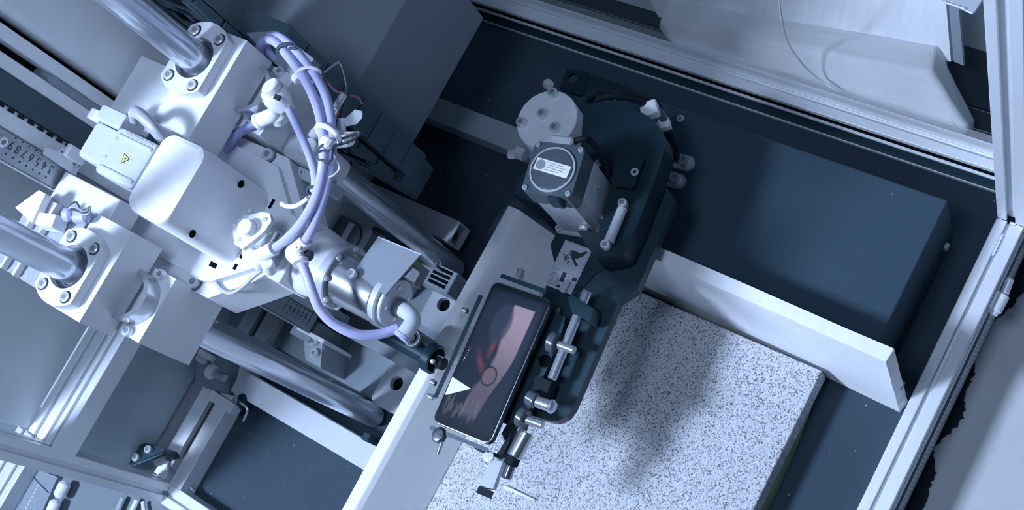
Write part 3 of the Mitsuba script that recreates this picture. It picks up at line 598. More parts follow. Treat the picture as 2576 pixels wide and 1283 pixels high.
# wire bundle lying on the back plate
wb = thing('wire_connector', 'white connector and lavender sleeves with loose wires on the cast back plate', 'connector')
part(wb, 'housing', rounded_block(affinity.rotate(sbox(-0.833, -0.0185, -0.812, -0.0065), 15), 0.547, 0.562, 0.002, 0.002), 'white_plastic')
part(wb, 'sleeve', cyl((-0.8121, -0.0015, 0.5560), (-0.8030, 0.0017, 0.5560), 0.0058, 0.002), 'lavender')
part(wb, 'sleeve', cyl((-0.8026, -0.0000, 0.5540), (-0.7890, 0.0065, 0.5540), 0.0052, 0.002), 'lavender')
for k in range(5):
    part(wb, 'wire', tube([(-0.8111, 0.0019, 0.5580), ((-0.8021, 0.0122, 0.5620)[0], (-0.8021, 0.0122, 0.5620)[1] - .002 * k, 0.562 - .001 * k), ((-0.7929, 0.0081, 0.5600)[0] + .002 * k, (-0.7929, 0.0081, 0.5600)[1], 0.560), (-0.7905, 0.0147, 0.5560)], 0.0009, 6), ('wire_dark', 'wire_silver', 'wire_silver', 'wire_dark', 'wire_silver')[k])

# horizontal cylinder actuator
cy_ = thing('rotary_cylinder', 'shiny silver cylinder with bolted flange lying across the carriage nose', 'cylinder')
CY, CZ = 0.0645, 0.443
part(cy_, 'flange', cyl((-0.617, CY, CZ), (-0.6075, CY, CZ), 0.0290, 0.001, 48), 'motor_grey')
part(cy_, 'barrel', cyl((-0.6073, CY, CZ), (-0.562, CY, CZ), 0.0236, 0.001, 48), 'brushed_steel')
part(cy_, 'rim', cyl((-0.562, CY, CZ), (-0.5545, CY, CZ), 0.0246, 0.0012, 48), 'silver_paint')
part(cy_, 'end_cap', cyl((-0.5545, CY, CZ), (-0.5505, CY, CZ), 0.0210, 0.0008, 48), 'silver_paint')
for a in range(8):
    th = a * math.pi / 4 + .35
    part(cy_, 'screw', lathe([(0.0028, 0), (0.0028, .001), (0.0016, .0026), (0, .003)], (-0.6075, CY + .0263 * math.cos(th), CZ + .0263 * math.sin(th)), X, 12), 'screw_steel')
for a in range(4):
    th = a * math.pi / 2 + .6
    part(cy_, 'screw', lathe([(0.0018, 0), (0.0018, .0008), (0, .0018)], (-0.5505, CY + .0145 * math.cos(th), CZ + .0145 * math.sin(th)), X, 12), 'screw_steel')
part(cy_, 'gland', hexnut((-0.5503, CY - .002, CZ - .002), X, 0.0085, 0.006), 'motor_cap')
el = thing('elbow_fitting', 'white elbow fitting screwed into the end of the silver cylinder', 'fitting')
part(el, 'body', tube([(-0.5442, CY - .002, CZ - .002), (-0.536, CY - .0025, CZ - .001), (-0.529, CY - .006, CZ + .0), (-0.5275, CY - .012, CZ + .001), (-0.5285, CY - .021, CZ + .002)], 0.0068, 18), 'tube_paint')
part(el, 'collar', ring((-0.5285, CY - .0205, CZ + .002), V(-0.1, -1, 0.1), 0.0075, 0.0046, 0.004), 'lavender')
cs = thing('connector_hood', 'grey sheet metal hood over the connectors on top of the silver cylinder', 'hood')
hz = 0.4665
hq = [(-0.5832, 0.1050, 0.4665), (-0.5381, 0.1068, 0.4665), (-0.5490, 0.0644, 0.4665), (-0.5872, 0.0708, 0.4665)]
part(cs, 'top', poly([p[:2] for p in hq], hz - .0015, hz), 'hood_paint')
hx1 = hq[1][0]
part(cs, 'side', hull([hq[0], hq[1], (hq[1][0], hq[1][1] + .001, hz), (hq[0][0], hq[0][1] + .001, hz), (hq[0][0], hq[0][1], hz - .03), (hq[1][0] - .004, hq[1][1], hz - .055), (hq[0][0], hq[0][1] + .001, hz - .03), (hq[1][0] - .004, hq[1][1] + .001, hz - .055)]), 'silver_paint')
part(cs, 'base', bx(hq[0][0] + .002, hx1 - .012, 0.0855, 0.1035, hz - .045, hz - .012), 'motor_cap')
part(cs, 'terminal', bx(hx1 - .0119, hx1 - .004, 0.086, 0.096, hz - .02, hz - .006), 'panel_paint')
part(cs, 'terminal', bx(hx1 - .0119, hx1 - .006, 0.097, 0.1035, hz - .02, hz - .004), 'green_board')
part(cs, 'screw', screw((-0.5841, 0.0681, 0.4700), Z, 0.0042, 0.004), 'screw_steel')

# valve and fittings
va = thing('solenoid_valve', 'small white toothed valve head on a grey ribbed body beside the gear cover', 'valve')
vc = np.array((-0.6647, 0.0600, 0.5150))
vp = Polygon([(-.0165, -.006), (-.006, -.0165), (.004, -.0175), (.0145, .004), (.0155, .014), (.010, .019), (.002, .0175), (-.012, .008)])
part(va, 'head', poly(affinity.translate(affinity.rotate(vp, 0, origin=(0, 0)), vc[0], vc[1]), 0.511, 0.515, r=.002), 'white_plastic')
for k in range(4): part(va, 'tooth', bx(vc[0] - .0185 + .002 * k, vc[0] - .0145 + .002 * k, vc[1] - .004 + .0055 * k, vc[1] - .0015 + .0055 * k, 0.5112, 0.5148, .0003), 'white_plastic')
part(va, 'knob', cyl((vc[0], vc[1], 0.5151), (vc[0], vc[1], 0.523), 0.0072, 0.001), 'white_plastic')
for dx, dy in ((.009, .0125), (-.0035, -.0115)): part(va, 'screw', screw((vc[0] + dx, vc[1] + dy, 0.515), Z, 0.0022, 0.0012), 'screw_steel')
part(va, 'body', bx(vc[0] - .008, vc[0] + .015, vc[1] - .009, vc[1] + .011, 0.4822, 0.5108), 'silver_paint')
for k in range(3): part(va, 'fin', bx(vc[0] + .0152, vc[0] + .018, vc[1] - .007, vc[1] + .009, 0.490 + .006 * k, 0.493 + .006 * k, .0004), 'motor_grey')
part(va, 'lamp', lathe([(0.0012, 0), (0.0012, .0006), (0, .0008)], (-0.6000, 0.0601, 0.5678), X, 10), 'green_led')
def fitting(name, label, pts, r, mat='white_plastic', caps=()):
    k = thing(name, label, 'fitting')
    part(k, 'body', tube(pts, r, 16), mat)
    for (p, d, ro, L) in caps: part(k, 'collar', lathe([(0, 0), (ro, 0), (ro, L), (ro * .8, L), (0, L * .9)], p, d, 20), mat)
    return k
ELV = [(-0.6649, 0.0433, 0.4970), (-0.6559, 0.0447, 0.4990), (-0.6486, 0.0495, 0.5020), (-0.6399, 0.0559, 0.5060)]
fitting('push_fitting', 'white elbow push fitting below the toothed valve head', ELV, 0.0062, caps=((ELV[0], V(*ELV[0]) - V(*ELV[1]), 0.0055, 0.006),))
k = thing('plug_fitting', 'stubby white plug standing under the elbow push fitting, left one', 'plug'); part(k, 'stem', cyl((-0.6588, 0.0390, 0.4870), (-0.6531, 0.0431, 0.5000), 0.0055, 0.001), 'white_plastic')
k = thing('plug_fitting', 'stubby white plug standing nearest the edge of the carriage step', 'plug'); part(k, 'stem', cyl((-0.6467, 0.0386, 0.4870), (-0.6438, 0.0432, 0.5000), 0.0055, 0.001), 'white_plastic')
TEE = [(-0.6091, 0.0730, 0.5150), (-0.6157, 0.0657, 0.5100), (-0.6208, 0.0585, 0.5060), (-0.6115, 0.0564, 0.5050)]
k = fitting('push_fitting', 'white angled push fitting where the lower lavender tube starts', TEE, 0.0062, caps=((TEE[3], (0.6, -0.6, 0.1), 0.0068, 0.004),))
part(k, 'pin_hole', ring(V(*(-0.6112, 0.0642, 0.5165)), Z, 0.0032, 0.0014, 0.001), 'white_plastic')
part(k, 'knurl', cyl((-0.6138, 0.0630, 0.5000), (-0.6079, 0.0636, 0.5000), 0.0045), 'motor_cap')
# regulator behind the upper housing
rg = thing('air_regulator', 'pale air regulator block with fittings beside the upper bearing housing', 'regulator')
part(rg, 'body', rounded_block(sbox(-0.719, 0.1345, -0.668, 0.160), 0.434, 0.468, 0.008, 0.004), 'silver_paint')
part(rg, 'mount', bx(-0.700, -0.66, 0.1235, 0.1343, 0.434, 0.458), 'mid_paint')
part(rg, 'plate', bx(-0.699, -0.662, 0.1240, 0.1338, 0.4583, 0.4605), 'silver_paint')
part(rg, 'screw', screw((-0.691, 0.1290, 0.4605), Z, 0.003, 0.002), 'screw_steel')
part(rg, 'lettering', flat_text('P', 0.006, (-0.674, 0.1265, 0.4605), (0.2, 1, 0), (-1, 0.2, 0)), 'print_dark')
part(rg, 'knob', cyl((-0.685, 0.150, 0.468), (-0.685, 0.150, 0.480), 0.008), 'white_plastic')
part(rg, 'fitting', tube([(-0.705, 0.165, 0.455), (-0.690, 0.168, 0.470), (-0.675, 0.168, 0.480)], 0.006, 14), 'clear_plastic')
part(rg, 'fitting', cyl((-0.668, 0.166, 0.468), (-0.652, 0.170, 0.476), 0.006), 'white_plastic')
sp = thing('coil_spring', 'dark coil spring and silver sleeve below the upper bearing housing', 'spring')
part(sp, 'sleeve', cyl((RX + .03, RY[0] - .004, 0.444), (RX + .03, RY[0] - .004, 0.4985), 0.016), 'motor_grey')
for z in (0.455, 0.468, 0.481): part(sp, 'coil', ring((RX + .03, RY[0] - .004, z), Z, 0.0185, 0.0162, 0.005), 'motor_cap')
# white tee with round knob
wt = thing('tee_valve', 'white flow control valve with a round knob, its tube leading down the bundle', 'valve')
TK = [(-0.7073, 0.1744, 0.5350), (-0.7007, 0.1702, 0.5280), (-0.6940, 0.1671, 0.5220)]
part(wt, 'knob', cyl((-0.7039, 0.1736, 0.5400), (-0.7014, 0.1720, 0.5330), 0.0085, 0.0015), 'white_plastic')
part(wt, 'body', lathe([(0, -.012), (.010, -.009), (.0125, .0), (.011, .008), (.007, .014), (0, .016)], (-0.7024, 0.1699, 0.5260), V(*TK[2]) - V(*TK[0]), 24), 'white_plastic')
part(wt, 'mark', bx((-0.6903, 0.1666, 0.5385)[0] - .003, (-0.6903, 0.1666, 0.5385)[0] + .003, (-0.6903, 0.1666, 0.5385)[1] - .0022, (-0.6903, 0.1666, 0.5385)[1] + .0022, 0.5365, 0.539, .0002), 'print_dark')
part(wt, 'collar', cyl((-0.6950, 0.1677, 0.5200), (-0.6900, 0.1649, 0.5190), 0.006), 'white_plastic')
be2 = thing('elbow_fitting', 'beige elbow fitting holding the dark lavender tube beside the upper housing', 'fitting')
part(be2, 'body', tube([(-0.7250, 0.1479, 0.5050), (-0.7171, 0.1523, 0.5080), (-0.7117, 0.1570, 0.5080), (-0.7135, 0.1605, 0.5000)], 0.0066, 18), 'panel_paint')
part(be2, 'cap', cyl((-0.7100, 0.1600, 0.5080), (-0.7120, 0.1583, 0.4960), 0.008, 0.002), 'panel_paint')
part(be2, 'collar', cyl((-0.7226, 0.1490, 0.5060), (-0.7255, 0.1465, 0.5050), 0.0076), 'panel_paint')

# tubes
def lead(label, pts, r, mat='lavender', name='air_tube', group=None):
    return solid(name, tube(pts, r, 14, 12), mat, label, 'tube' if name == 'air_tube' else 'wire', group)
lead('left one of the two thick lavender tubes looping down to the elbow fitting', [(-0.7552, 0.1973, 0.5000), (-0.7586, 0.2039, 0.5120), (-0.7504, 0.2115, 0.5220), (-0.7277, 0.2112, 0.5350), (-0.6898, 0.1988, 0.5520), (-0.6439, 0.1803, 0.5700), (-0.6124, 0.1614, 0.5780), (-0.5934, 0.1415, 0.5780), (-0.5852, 0.1227, 0.5720), (-0.5883, 0.1033, 0.5580), (-0.6011, 0.0847, 0.5400), (-0.6196, 0.0685, 0.5220), (-0.6369, 0.0571, 0.5080)], 0.0039)
lead('right one of the two thick lavender tubes looping down to the angled fitting', [(-0.7518, 0.2058, 0.4980), (-0.7576, 0.2107, 0.5080), (-0.7487, 0.2181, 0.5200), (-0.7234, 0.2164, 0.5340), (-0.6869, 0.2056, 0.5500), (-0.6406, 0.1873, 0.5660), (-0.6102, 0.1696, 0.5740), (-0.5903, 0.1464, 0.5740), (-0.5829, 0.1260, 0.5670), (-0.5845, 0.1092, 0.5560), (-0.5925, 0.0935, 0.5400), (-0.6015, 0.0800, 0.5250), (-0.6091, 0.0730, 0.5150)], 0.0039)
lead('lavender tube running down from the white flow control valve into the bundle', [(-0.6900, 0.1649, 0.5190), (-0.6664, 0.1531, 0.5280), (-0.6374, 0.1387, 0.5400), (-0.6144, 0.1249, 0.5480), (-0.6041, 0.1143, 0.5480), (-0.6025, 0.1013, 0.5420)], 0.0034)
lead('short dark lavender tube from the beige elbow fitting down to the carriage', [(-0.7251, 0.1466, 0.5050), (-0.7359, 0.1378, 0.5020), (-0.7490, 0.1290, 0.4940), (-0.7590, 0.1204, 0.4840), (-0.7619, 0.1133, 0.4760)], 0.0039, 'lavender_dark')
lead('lavender tube hanging in an arc to the end of the silver cylinder', [(-0.6110, 0.0563, 0.5050), (-0.6017, 0.0488, 0.5020), (-0.5916, 0.0383, 0.4960), (-0.5821, 0.0291, 0.4880), (-0.5700, 0.0246, 0.4780), (-0.5557, 0.0260, 0.4660), (-0.5433, 0.0353, 0.4540), (-0.5352, 0.0464, 0.4470)], 0.0042)
lead('dark wire curving over the step of the carriage below the valve', [(-0.7014, 0.0101, 0.4775), (-0.6916, 0.0064, 0.4765), (-0.6802, 0.0070, 0.4765), (-0.6708, 0.0164, 0.4785), (-0.6616, 0.0292, 0.4835), (-0.6549, 0.0371, 0.4860)], 0.0018, 'motor_grey', 'thin_wire')
def tie(label, px, mat='white_plastic', r=0.0085, d=(0.25, -0.9, 0.3), tail=None, thick=0.0014):
    k = thing('cable_tie', label, 'cable tie')
    a = np.arange(24) * 2 * np.pi / 24
    M = frame_to(px, d)
    P = np.array([(r * math.cos(t), r * .72 * math.sin(t), 0) for t in list(a) + [a[0]]])
    P = trimesh.transform_points(P, M)
    part(k, 'loop', tube(P, thick, 8, 1, smooth_path=False), mat)
    if tail: part(k, 'tail', tube(tail, thick, 8), mat)
    return k
k = tie('white cable tie round the upper part of the tube bundle', (-0.6511, 0.1880, 0.5630), d=(0.5, -0.8, 0.3), r=0.0105)
part(k, 'head', cyl((-0.6628, 0.1826, 0.5630), (-0.6567, 0.1802, 0.5630), 0.004), 'white_plastic')
tie('black cable tie near the top of the tube loop', (-0.6984, 0.2049, 0.5480), 'wire_dark', d=(0.5, -0.8, 0.3), tail=[(-0.6931, 0.2055, 0.5520), (-0.6848, 0.2063, 0.5560), (-0.6834, 0.2056, 0.5560)])
k = tie('large white cable tie round the middle of the tube bundle', (-0.5930, 0.1469, 0.5760), d=(0.0, -0.9, 0.4), r=0.0115, thick=0.0022)
part(k, 'head', bx((-0.5815, 0.1392, 0.5900)[0] - .005, (-0.5815, 0.1392, 0.5900)[0] + .005, (-0.5815, 0.1392, 0.5900)[1] - .005, (-0.5815, 0.1392, 0.5900)[1] + .004, 0.583, 0.591, .002), 'white_plastic')
tie('black cable tie where the tubes come together', (-0.5911, 0.1059, 0.5560), 'wire_dark', r=0.0082, d=(0.3, -0.8, 0.3))
solid('loose_strap', tube([(-0.6328, 0.0883, 0.5350), (-0.6240, 0.0878, 0.5380), (-0.6138, 0.0901, 0.5420), (-0.6070, 0.0947, 0.5450), (-0.6018, 0.0997, 0.5480)], 0.0019, 10), 'white_plastic', 'white strap end sticking out left of the tube bundle', 'strap')
# loose thin wires by the chain
WR = [([(-0.6429, 0.1917, 0.5600), (-0.6338, 0.1987, 0.5650), (-0.6271, 0.2044, 0.5680), (-0.6235, 0.2041, 0.5680), (-0.6184, 0.1970, 0.5620), (-0.6150, 0.1885, 0.5560), (-0.6154, 0.1768, 0.5500)], 'wire_dark', 'bent dark wire sticking up beside the cable chain'),
      ([(-0.6527, 0.1967, 0.5450), (-0.6322, 0.1877, 0.5500), (-0.6198, 0.1872, 0.5520), (-0.6113, 0.1901, 0.5450), (-0.6077, 0.1876, 0.5400)], 'wire_red', 'reddish wire curling towards the cable chain'),
      ([(-0.6145, 0.1726, 0.5550), (-0.6132, 0.1657, 0.5550), (-0.6076, 0.1561, 0.5600), (-0.5983, 0.1461, 0.5650)], 'wire_silver', 'silver wire twisted along the bundle'),
      ([(-0.6190, 0.1848, 0.5500), (-0.6125, 0.1697, 0.5550), (-0.6058, 0.1585, 0.5600), (-0.5989, 0.1520, 0.5600)], 'wire_red', 'reddish wire twisted along the bundle'),
      ([(-0.6157, 0.1811, 0.5500), (-0.6112, 0.1698, 0.5520), (-0.6036, 0.1564, 0.5550), (-0.6002, 0.1499, 0.5560)], 'wire_dark', 'dark wire twisted along the bundle'),
      ([(-0.5858, 0.1450, 0.5750), (-0.5801, 0.1507, 0.5720), (-0.5744, 0.1587, 0.5700), (-0.5719, 0.1561, 0.5700), (-0.5749, 0.1490, 0.5720), (-0.5829, 0.1416, 0.5740)], 'wire_dark', 'dark wire looping right of the large white tie'),
      ([(-0.5909, 0.1513, 0.5700), (-0.5839, 0.1555, 0.5680), (-0.5777, 0.1584, 0.5660), (-0.5779, 0.1527, 0.5680)], 'wire_silver', 'silver wire looping right of the large white tie'),
      ([(-0.5952, 0.1282, 0.5750), (-0.5843, 0.1322, 0.5880), (-0.5800, 0.1369, 0.5900)], 'wire_dark', 'short black wire end left of the large white tie'),
      ([(-0.5967, 0.1272, 0.5700), (-0.5802, 0.1255, 0.5820), (-0.5736, 0.1279, 0.5820), (-0.5775, 0.1340, 0.5800), (-0.5852, 0.1417, 0.5750)], 'wire_dark', 'thin black wire looped around the tubes below the large white tie'),
      ([(-0.5808, 0.1352, 0.5750), (-0.5771, 0.1320, 0.5700), (-0.5752, 0.1276, 0.5660), (-0.5769, 0.1216, 0.5660), (-0.5798, 0.1185, 0.5660)], 'wire_silver', 'thin pale wire curling right of the joined tubes')]
for pts, m_, lb in WR: lead(lb, pts, 0.0010 if 'twisted' not in lb else 0.0012, m_, 'thin_wire')
hs = thing('clear_connector', 'clear shrink-wrapped connector at the end of the twisted wires', 'connector')
part(hs, 'wrap', hull([(-0.5904, 0.1604, 0.5650), (-0.5951, 0.1647, 0.5660), (-0.5932, 0.1759, 0.5630), (-0.5883, 0.1774, 0.5600), (-0.5854, 0.1730, 0.5600), (-0.5852, 0.1660, 0.5620), (-0.5982, 0.1674, 0.5550), (-0.5960, 0.1747, 0.5530)]), 'clear_plastic')
part(hs, 'sleeve', cyl((-0.5942, 0.1545, 0.5620), (-0.5997, 0.1651, 0.5620), 0.0035), 'clear_plastic')
part(hs, 'cuff', cyl((-0.6164, 0.1714, 0.5560), (-0.6159, 0.1860, 0.5560), 0.003), 'wire_silver')
# ------------------------------------------------------------------ swing arm group on the base box
pl_ = thing('round_pillar', 'grey round pillar with cap screws on its top, at the left end of the black base box', 'pillar')
PC = np.array((-0.6531, 0.3315, 0.2000))
part(pl_, 'body', cyl((PC[0], PC[1], 0.1085), (PC[0], PC[1], 0.2), 0.0345, 0.001, 48), 'panel_paint')
for p in ((-0.6597, 0.3603, 0.2000), (-0.6590, 0.3344, 0.2000), (-0.6765, 0.3172, 0.2000), (-0.6373, 0.3247, 0.2000)): part(pl_, 'screw', screw(p, Z, 0.0056, 0.008), 'screw_steel')
part(pl_, 'ball_stud', lathe([(0.004, 0), (0.006, .004), (0.0055, .008), (0.003, .011), (0, .012)], (-0.6755, 0.3704, 0.1900), Z, 16), 'screw_steel')
hx = np.array((-0.6963, 0.3022, 0.1400))
part(pl_, 'hex_fitting', hexnut(hx + V(0.006, 0, 0), -X, 0.008, 0.012), 'screw_steel')
part(pl_, 'hex_fitting', hexnut(hx + V(-0.006, -.004, 0), V(-1, -.3, 0), 0.0058, 0.008), 'screw_steel')
ar = thing('swing_arm', 'black swing arm plate reaching out over the granite slab', 'arm')
hp = [p[:2] for p in ((-0.6017, 0.3495, 0.2360), (-0.6009, 0.3570, 0.2360), (-0.5633, 0.3610, 0.2360), (-0.5391, 0.3619, 0.2360), (-0.5202, 0.3579, 0.2360), (-0.5049, 0.3481, 0.2360), (-0.4968, 0.3354, 0.2360), (-0.4920, 0.3108, 0.2360), (-0.4846, 0.2552, 0.2360), (-0.4822, 0.2205, 0.2360), (-0.5055, 0.2043, 0.2360), (-0.5481, 0.2299, 0.2360), (-0.5744, 0.2939, 0.2360))]

lp = [p[:2] for p in ((-0.4990, 0.3137, 0.2000), (-0.4765, 0.2983, 0.2000), (-0.4686, 0.2002, 0.2000), (-0.4800, 0.1828, 0.2000), (-0.4706, 0.0673, 0.2000), (-0.4723, 0.0579, 0.2000), (-0.4799, 0.0490, 0.2000), (-0.4904, 0.0458, 0.2000), (-0.5268, 0.0401, 0.2000), (-0.5498, 0.0877, 0.2000), (-0.5610, 0.1894, 0.2000), (-0.5774, 0.2075, 0.2000), (-0.5770, 0.2279, 0.2000), (-0.5710, 0.2455, 0.2000), (-0.5485, 0.3111, 0.2000))]
part(ar, 'plate', poly(lp, 0.186, 0.1995), 'black_plate')
part(ar, 'step', poly([p[:2] for p in ((-0.5758, 0.2275, 0.2000), (-0.5764, 0.2074, 0.2000), (-0.5602, 0.1897, 0.2000), (-0.5559, 0.1683, 0.2000), (-0.5259, 0.1654, 0.2000), (-0.5176, 0.1918, 0.2000), (-0.5169, 0.1975, 0.2000), (-0.5021, 0.2156, 0.2000), (-0.5035, 0.2720, 0.2000), (-0.5458, 0.2530, 0.2000))], 0.1996, 0.2011), 'black_metal')
part(ar, 'cover', poly([p[:2] for p in ((-0.5574, 0.3006, 0.2400), (-0.5083, 0.3156, 0.2400), (-0.5029, 0.2831, 0.2400), (-0.5240, 0.2786, 0.2400))], 0.2362, 0.243, r=0.003), 'black_metal')
part(ar, 'washer', ring((-0.5101, 0.2993, 0.2431), Z, 0.0042, 0.0018, 0.0012), 'screw_steel')
part(ar, 'screw', screw((-0.5524, 0.2962, 0.2365), Z, 0.004, 0.003), 'screw_steel')
for sx in (0, 1): part(ar, 'bracket_leg', bx(-0.555 - .03 * sx, -0.544 - .03 * sx, 0.29, 0.345, 0.1085, 0.1855), 'black_metal')
mo = thing('stepper_motor', 'grey stepper motor with a round dark cap and white label standing on the black arm', 'motor')
mw = np.array([(-0.5853, 0.2701, 0.3120), (-0.5348, 0.2819, 0.3120), (-0.5228, 0.2388, 0.3120), (-0.5718, 0.2252, 0.3120)])
mcen = mw[:, :2].mean(0); mang = math.degrees(math.atan2(*(mw[1] - mw[0] + mw[2] - mw[3])[[1, 0]])) - 1.5
def ml(m): return moved(m, trimesh.transformations.translation_matrix((mcen[0], mcen[1], 0)) @ rotz(mang))
foot = affinity.translate(affinity.rotate(sbox(-.0302, -.0320, .0302, .0385), mang, origin=(0, 0)), mcen[0], mcen[1])
hpoly = Polygon(hp).buffer(0)
hpoly = hpoly.buffer(-.008, quad_segs=8).buffer(.008, quad_segs=8).difference(foot).difference(Point(PC[0], PC[1]).buffer(0.0355))
hpoly = max(hpoly.geoms, key=lambda g: g.area) if hasattr(hpoly, 'geoms') else hpoly
part(ar, 'head', poly(hpoly, 0.2013, 0.236), 'black_metal', label='rounded black head plate')
def mp(x, y, z): return trimesh.transform_points([(x, y, z)], trimesh.transformations.translation_matrix((mcen[0], mcen[1], 0)) @ rotz(mang))[0]
mr = rotz(mang)[:3, :3]
def oct_(s, c): return Polygon([(-s + c, -s), (s - c, -s), (s, -s + c), (s, s - c), (s - c, s), (-s + c, s), (-s, s - c), (-s, -s + c)])
part(mo, 'mount', ml(bx(-.0285, .0285, -.0285, .0285, 0.2013, 0.2085, .002)), 'motor_grey')
part(mo, 'body', ml(poly(oct_(0.0255, 0.006), 0.2087, 0.285)), 'motor_grey')
part(mo, 'rear_body', ml(poly(oct_(0.0262, 0.0035), 0.2852, 0.3125, r=.002)), 'motor_cap')
part(mo, 'side_panel', ml(bx(.0256, .0266, -.017, .0235, 0.214, 0.2845, .0004)), 'silver_paint')
part(mo, 'lens', ml(lathe([(0, .0022), (.0195, .0022), (.0205, .0018), (.021, 0.0), (.0225, 0), (.0225, -.0003), (0, -.0003)][::-1], (0, -.001, 0.3130), Z, 48)), 'motor_cap')
part(mo, 'lens_rim', ml(ring((0, -.001, 0.3127), Z, 0.0232, 0.0212, 0.0022, 48)), 'motor_grey')
lab = ml(moved(bx(-.0185, .0185, -.0062, .0062, 0.3156, 0.3159, .0001), rotz(-8)))
part(mo, 'label', lab, 'label_white')
part(mo, 'label', ml(moved(moved(ring((0, 0, 0), Z, 0.0050, 0.0001, 0.0002), trimesh.transformations.translation_matrix((-.0125, 0, 0.316))), rotz(-8))), 'print_grey')
for i, w_ in enumerate((.018, .022, .020, .014)):
    part(mo, 'label_line', ml(moved(bx(-.006, -.006 + w_, .0035 - .0024 * i, .0042 - .0024 * i, 0.316, 0.3161, .00001), rotz(-8))), 'print_grey')
for sx in (-1, 1):
    for sy in (-1, 1):
        part(mo, 'screw', screw(mp(sx * .0225, sy * .0225, 0.3126), Z, 0.0026, 0.0022), 'screw_steel')
        part(mo, 'corner_screw', screw(mp(sx * .0245, sy * .0245, 0.2086), Z, 0.0036, 0.0040), 'screw_steel')
part(mo, 'connector', ml(bx(.0015, .0145, -.031, -.0265, 0.292, 0.311)), 'black_plate')
part(mo, 'connector', ml(bx(-.0135, .010, .0266, .036, 0.296, 0.311, .002)), 'motor_grey')
warning(mo, mp(.0268, .004, 0.262), mr @ V(0, 1, 0), V(0, 0, 1), 0.0046)
part(mo, 'bolt', screw(mp(.012, -.0262, 0.232), mr @ V(0, -1, 0), 0.0052, 0.004), 'screw_steel')
part(mo, 'bolt', screw(mp(.0267, -.012, 0.228), mr @ V(1, 0, 0), 0.0028, 0.002), 'screw_steel')
sbk = thing('side_bracket', 'slim grey bracket bar with a screw at each end beside the arm motor', 'bracket')
a_, b_ = np.array((-0.5039, 0.2613, 0.2415)), np.array((-0.5002, 0.2252, 0.2415))
part(sbk, 'bar', tube([a_, (a_ + b_) / 2, b_], 0.0052, 12), 'motor_grey')
for p in ((-0.5060, 0.2656, 0.2380), (-0.5014, 0.2208, 0.2380)): part(sbk, 'screw', screw(p, Z, 0.0050, 0.008), 'screw_steel')
cbm = np.array(mp(-.004, .034, .305))
lead('black cable leaving the arm motor and curving onto the arm', [mp(.008, .034, .304), mp(.020, .038, .306), (-0.5452, 0.2988, 0.2950), (-0.5385, 0.2974, 0.2800), (-0.5352, 0.2938, 0.2620), (-0.5325, 0.2859, 0.2470)], 0.0030, 'black_rubber', 'motor_cable')
wl = [((-0.5984, 0.3516, 0.2450), (-0.5884, 0.3710, 0.2350), (-0.5698, 0.3806, 0.2200), (-0.5557, 0.3874, 0.2000), (-0.5484, 0.3859, 0.1900)), ((-0.5998, 0.3596, 0.2400), (-0.5838, 0.3771, 0.2300), (-0.5664, 0.3861, 0.2100), (-0.5521, 0.3929, 0.1900), (-0.5487, 0.3888, 0.1700)), ((-0.5894, 0.3584, 0.2400), (-0.5735, 0.3703, 0.2350), (-0.5586, 0.3777, 0.2200), (-0.5511, 0.3832, 0.2000))]
for i, q in enumerate(wl): lead(('outer', 'middle', 'inner')[i] + ' black cable bending along the back of the arm head', list(q), 0.0034 if i else 0.0042, 'black_rubber', 'arm_cable')
for (p, s, lb) in (((-0.5458, 0.3790, 0.2050), 0.0085, 'larger white plug connector by the back edge of the arm head'), ((-0.5339, 0.3757, 0.1850), 0.0065, 'smaller white plug connector by the right edge of the arm head')):
    k = thing('plug_connector', lb, 'connector')
    part(k, 'housing', moved(moved(rounded_block(sbox(-s, -s * .9, s, s * .9), -s * .7, s * .7, s * .3, s * .3), rotz(-50)), trimesh.transformations.translation_matrix(p)), 'label_white')
    part(k, 'latch', moved(moved(bx(-s * .5, s * .5, -s * 1.25, -s * .85, -s * .4, s * .5), rotz(-50)), trimesh.transformations.translation_matrix(p)), 'label_white')
lead('bundle of dark wires between the two white plugs', [(-0.5426, 0.3827, 0.2000), (-0.5374, 0.3809, 0.1950), (-0.5348, 0.3786, 0.1900)], 0.0042, 'wire_dark', 'thin_wire')
k = thing('hose_sleeve', 'black hose sleeve bent down the right side of the arm head', 'hose'); part(k, 'sleeve', tube([(-0.5329, 0.3737, 0.1800), (-0.5305, 0.3708, 0.1650), (-0.5288, 0.3656, 0.1500), (-0.5294, 0.3612, 0.1350)], 0.0065, 14), 'black_metal')

# warning label on the arm
hl = thing('pinch_label', 'silver hand pinch warning label on the black arm below the motor', 'label')
lw = [np.array((-0.5648, 0.2178, 0.2000)), np.array((-0.5324, 0.2193, 0.2000)), np.array((-0.5285, 0.1675, 0.2000)), np.array((-0.5611, 0.1670, 0.2000))]
lr = lw[1] - lw[0]; lw_ = np.linalg.norm(lr); lr = lr / lw_; lu = lw[0] - lw[3]; lh_ = np.linalg.norm(lu); lu = lu - lr * (lu @ lr); lu /= np.linalg.norm(lu)
lo_ = lw[3] * 1.0; lo_[2] = 0.2013
def lab2(pts, t, m_, lift=0.0): part(hl, 'print', decal(pts, lo_ + V(0, 0, lift), lr, lu, t), m_)
part(hl, 'plate', decal(sbox(0, 0, lw_, lh_), lo_, lr, lu, 0.0004), 'label_silver')
def fr_(x0, y0, x1, y1, w_): return sbox(x0, y0, x1, y1).difference(sbox(x0 + w_, y0 + w_, x1 - w_, y1 - w_))
W_, H_ = lw_, lh_
lab2(fr_(.04 * W_, .38 * H_, .96 * W_, .98 * H_, .0004), .0001, 'print_grey', .0004)
def U(x, y): return (x * W_, y * H_)
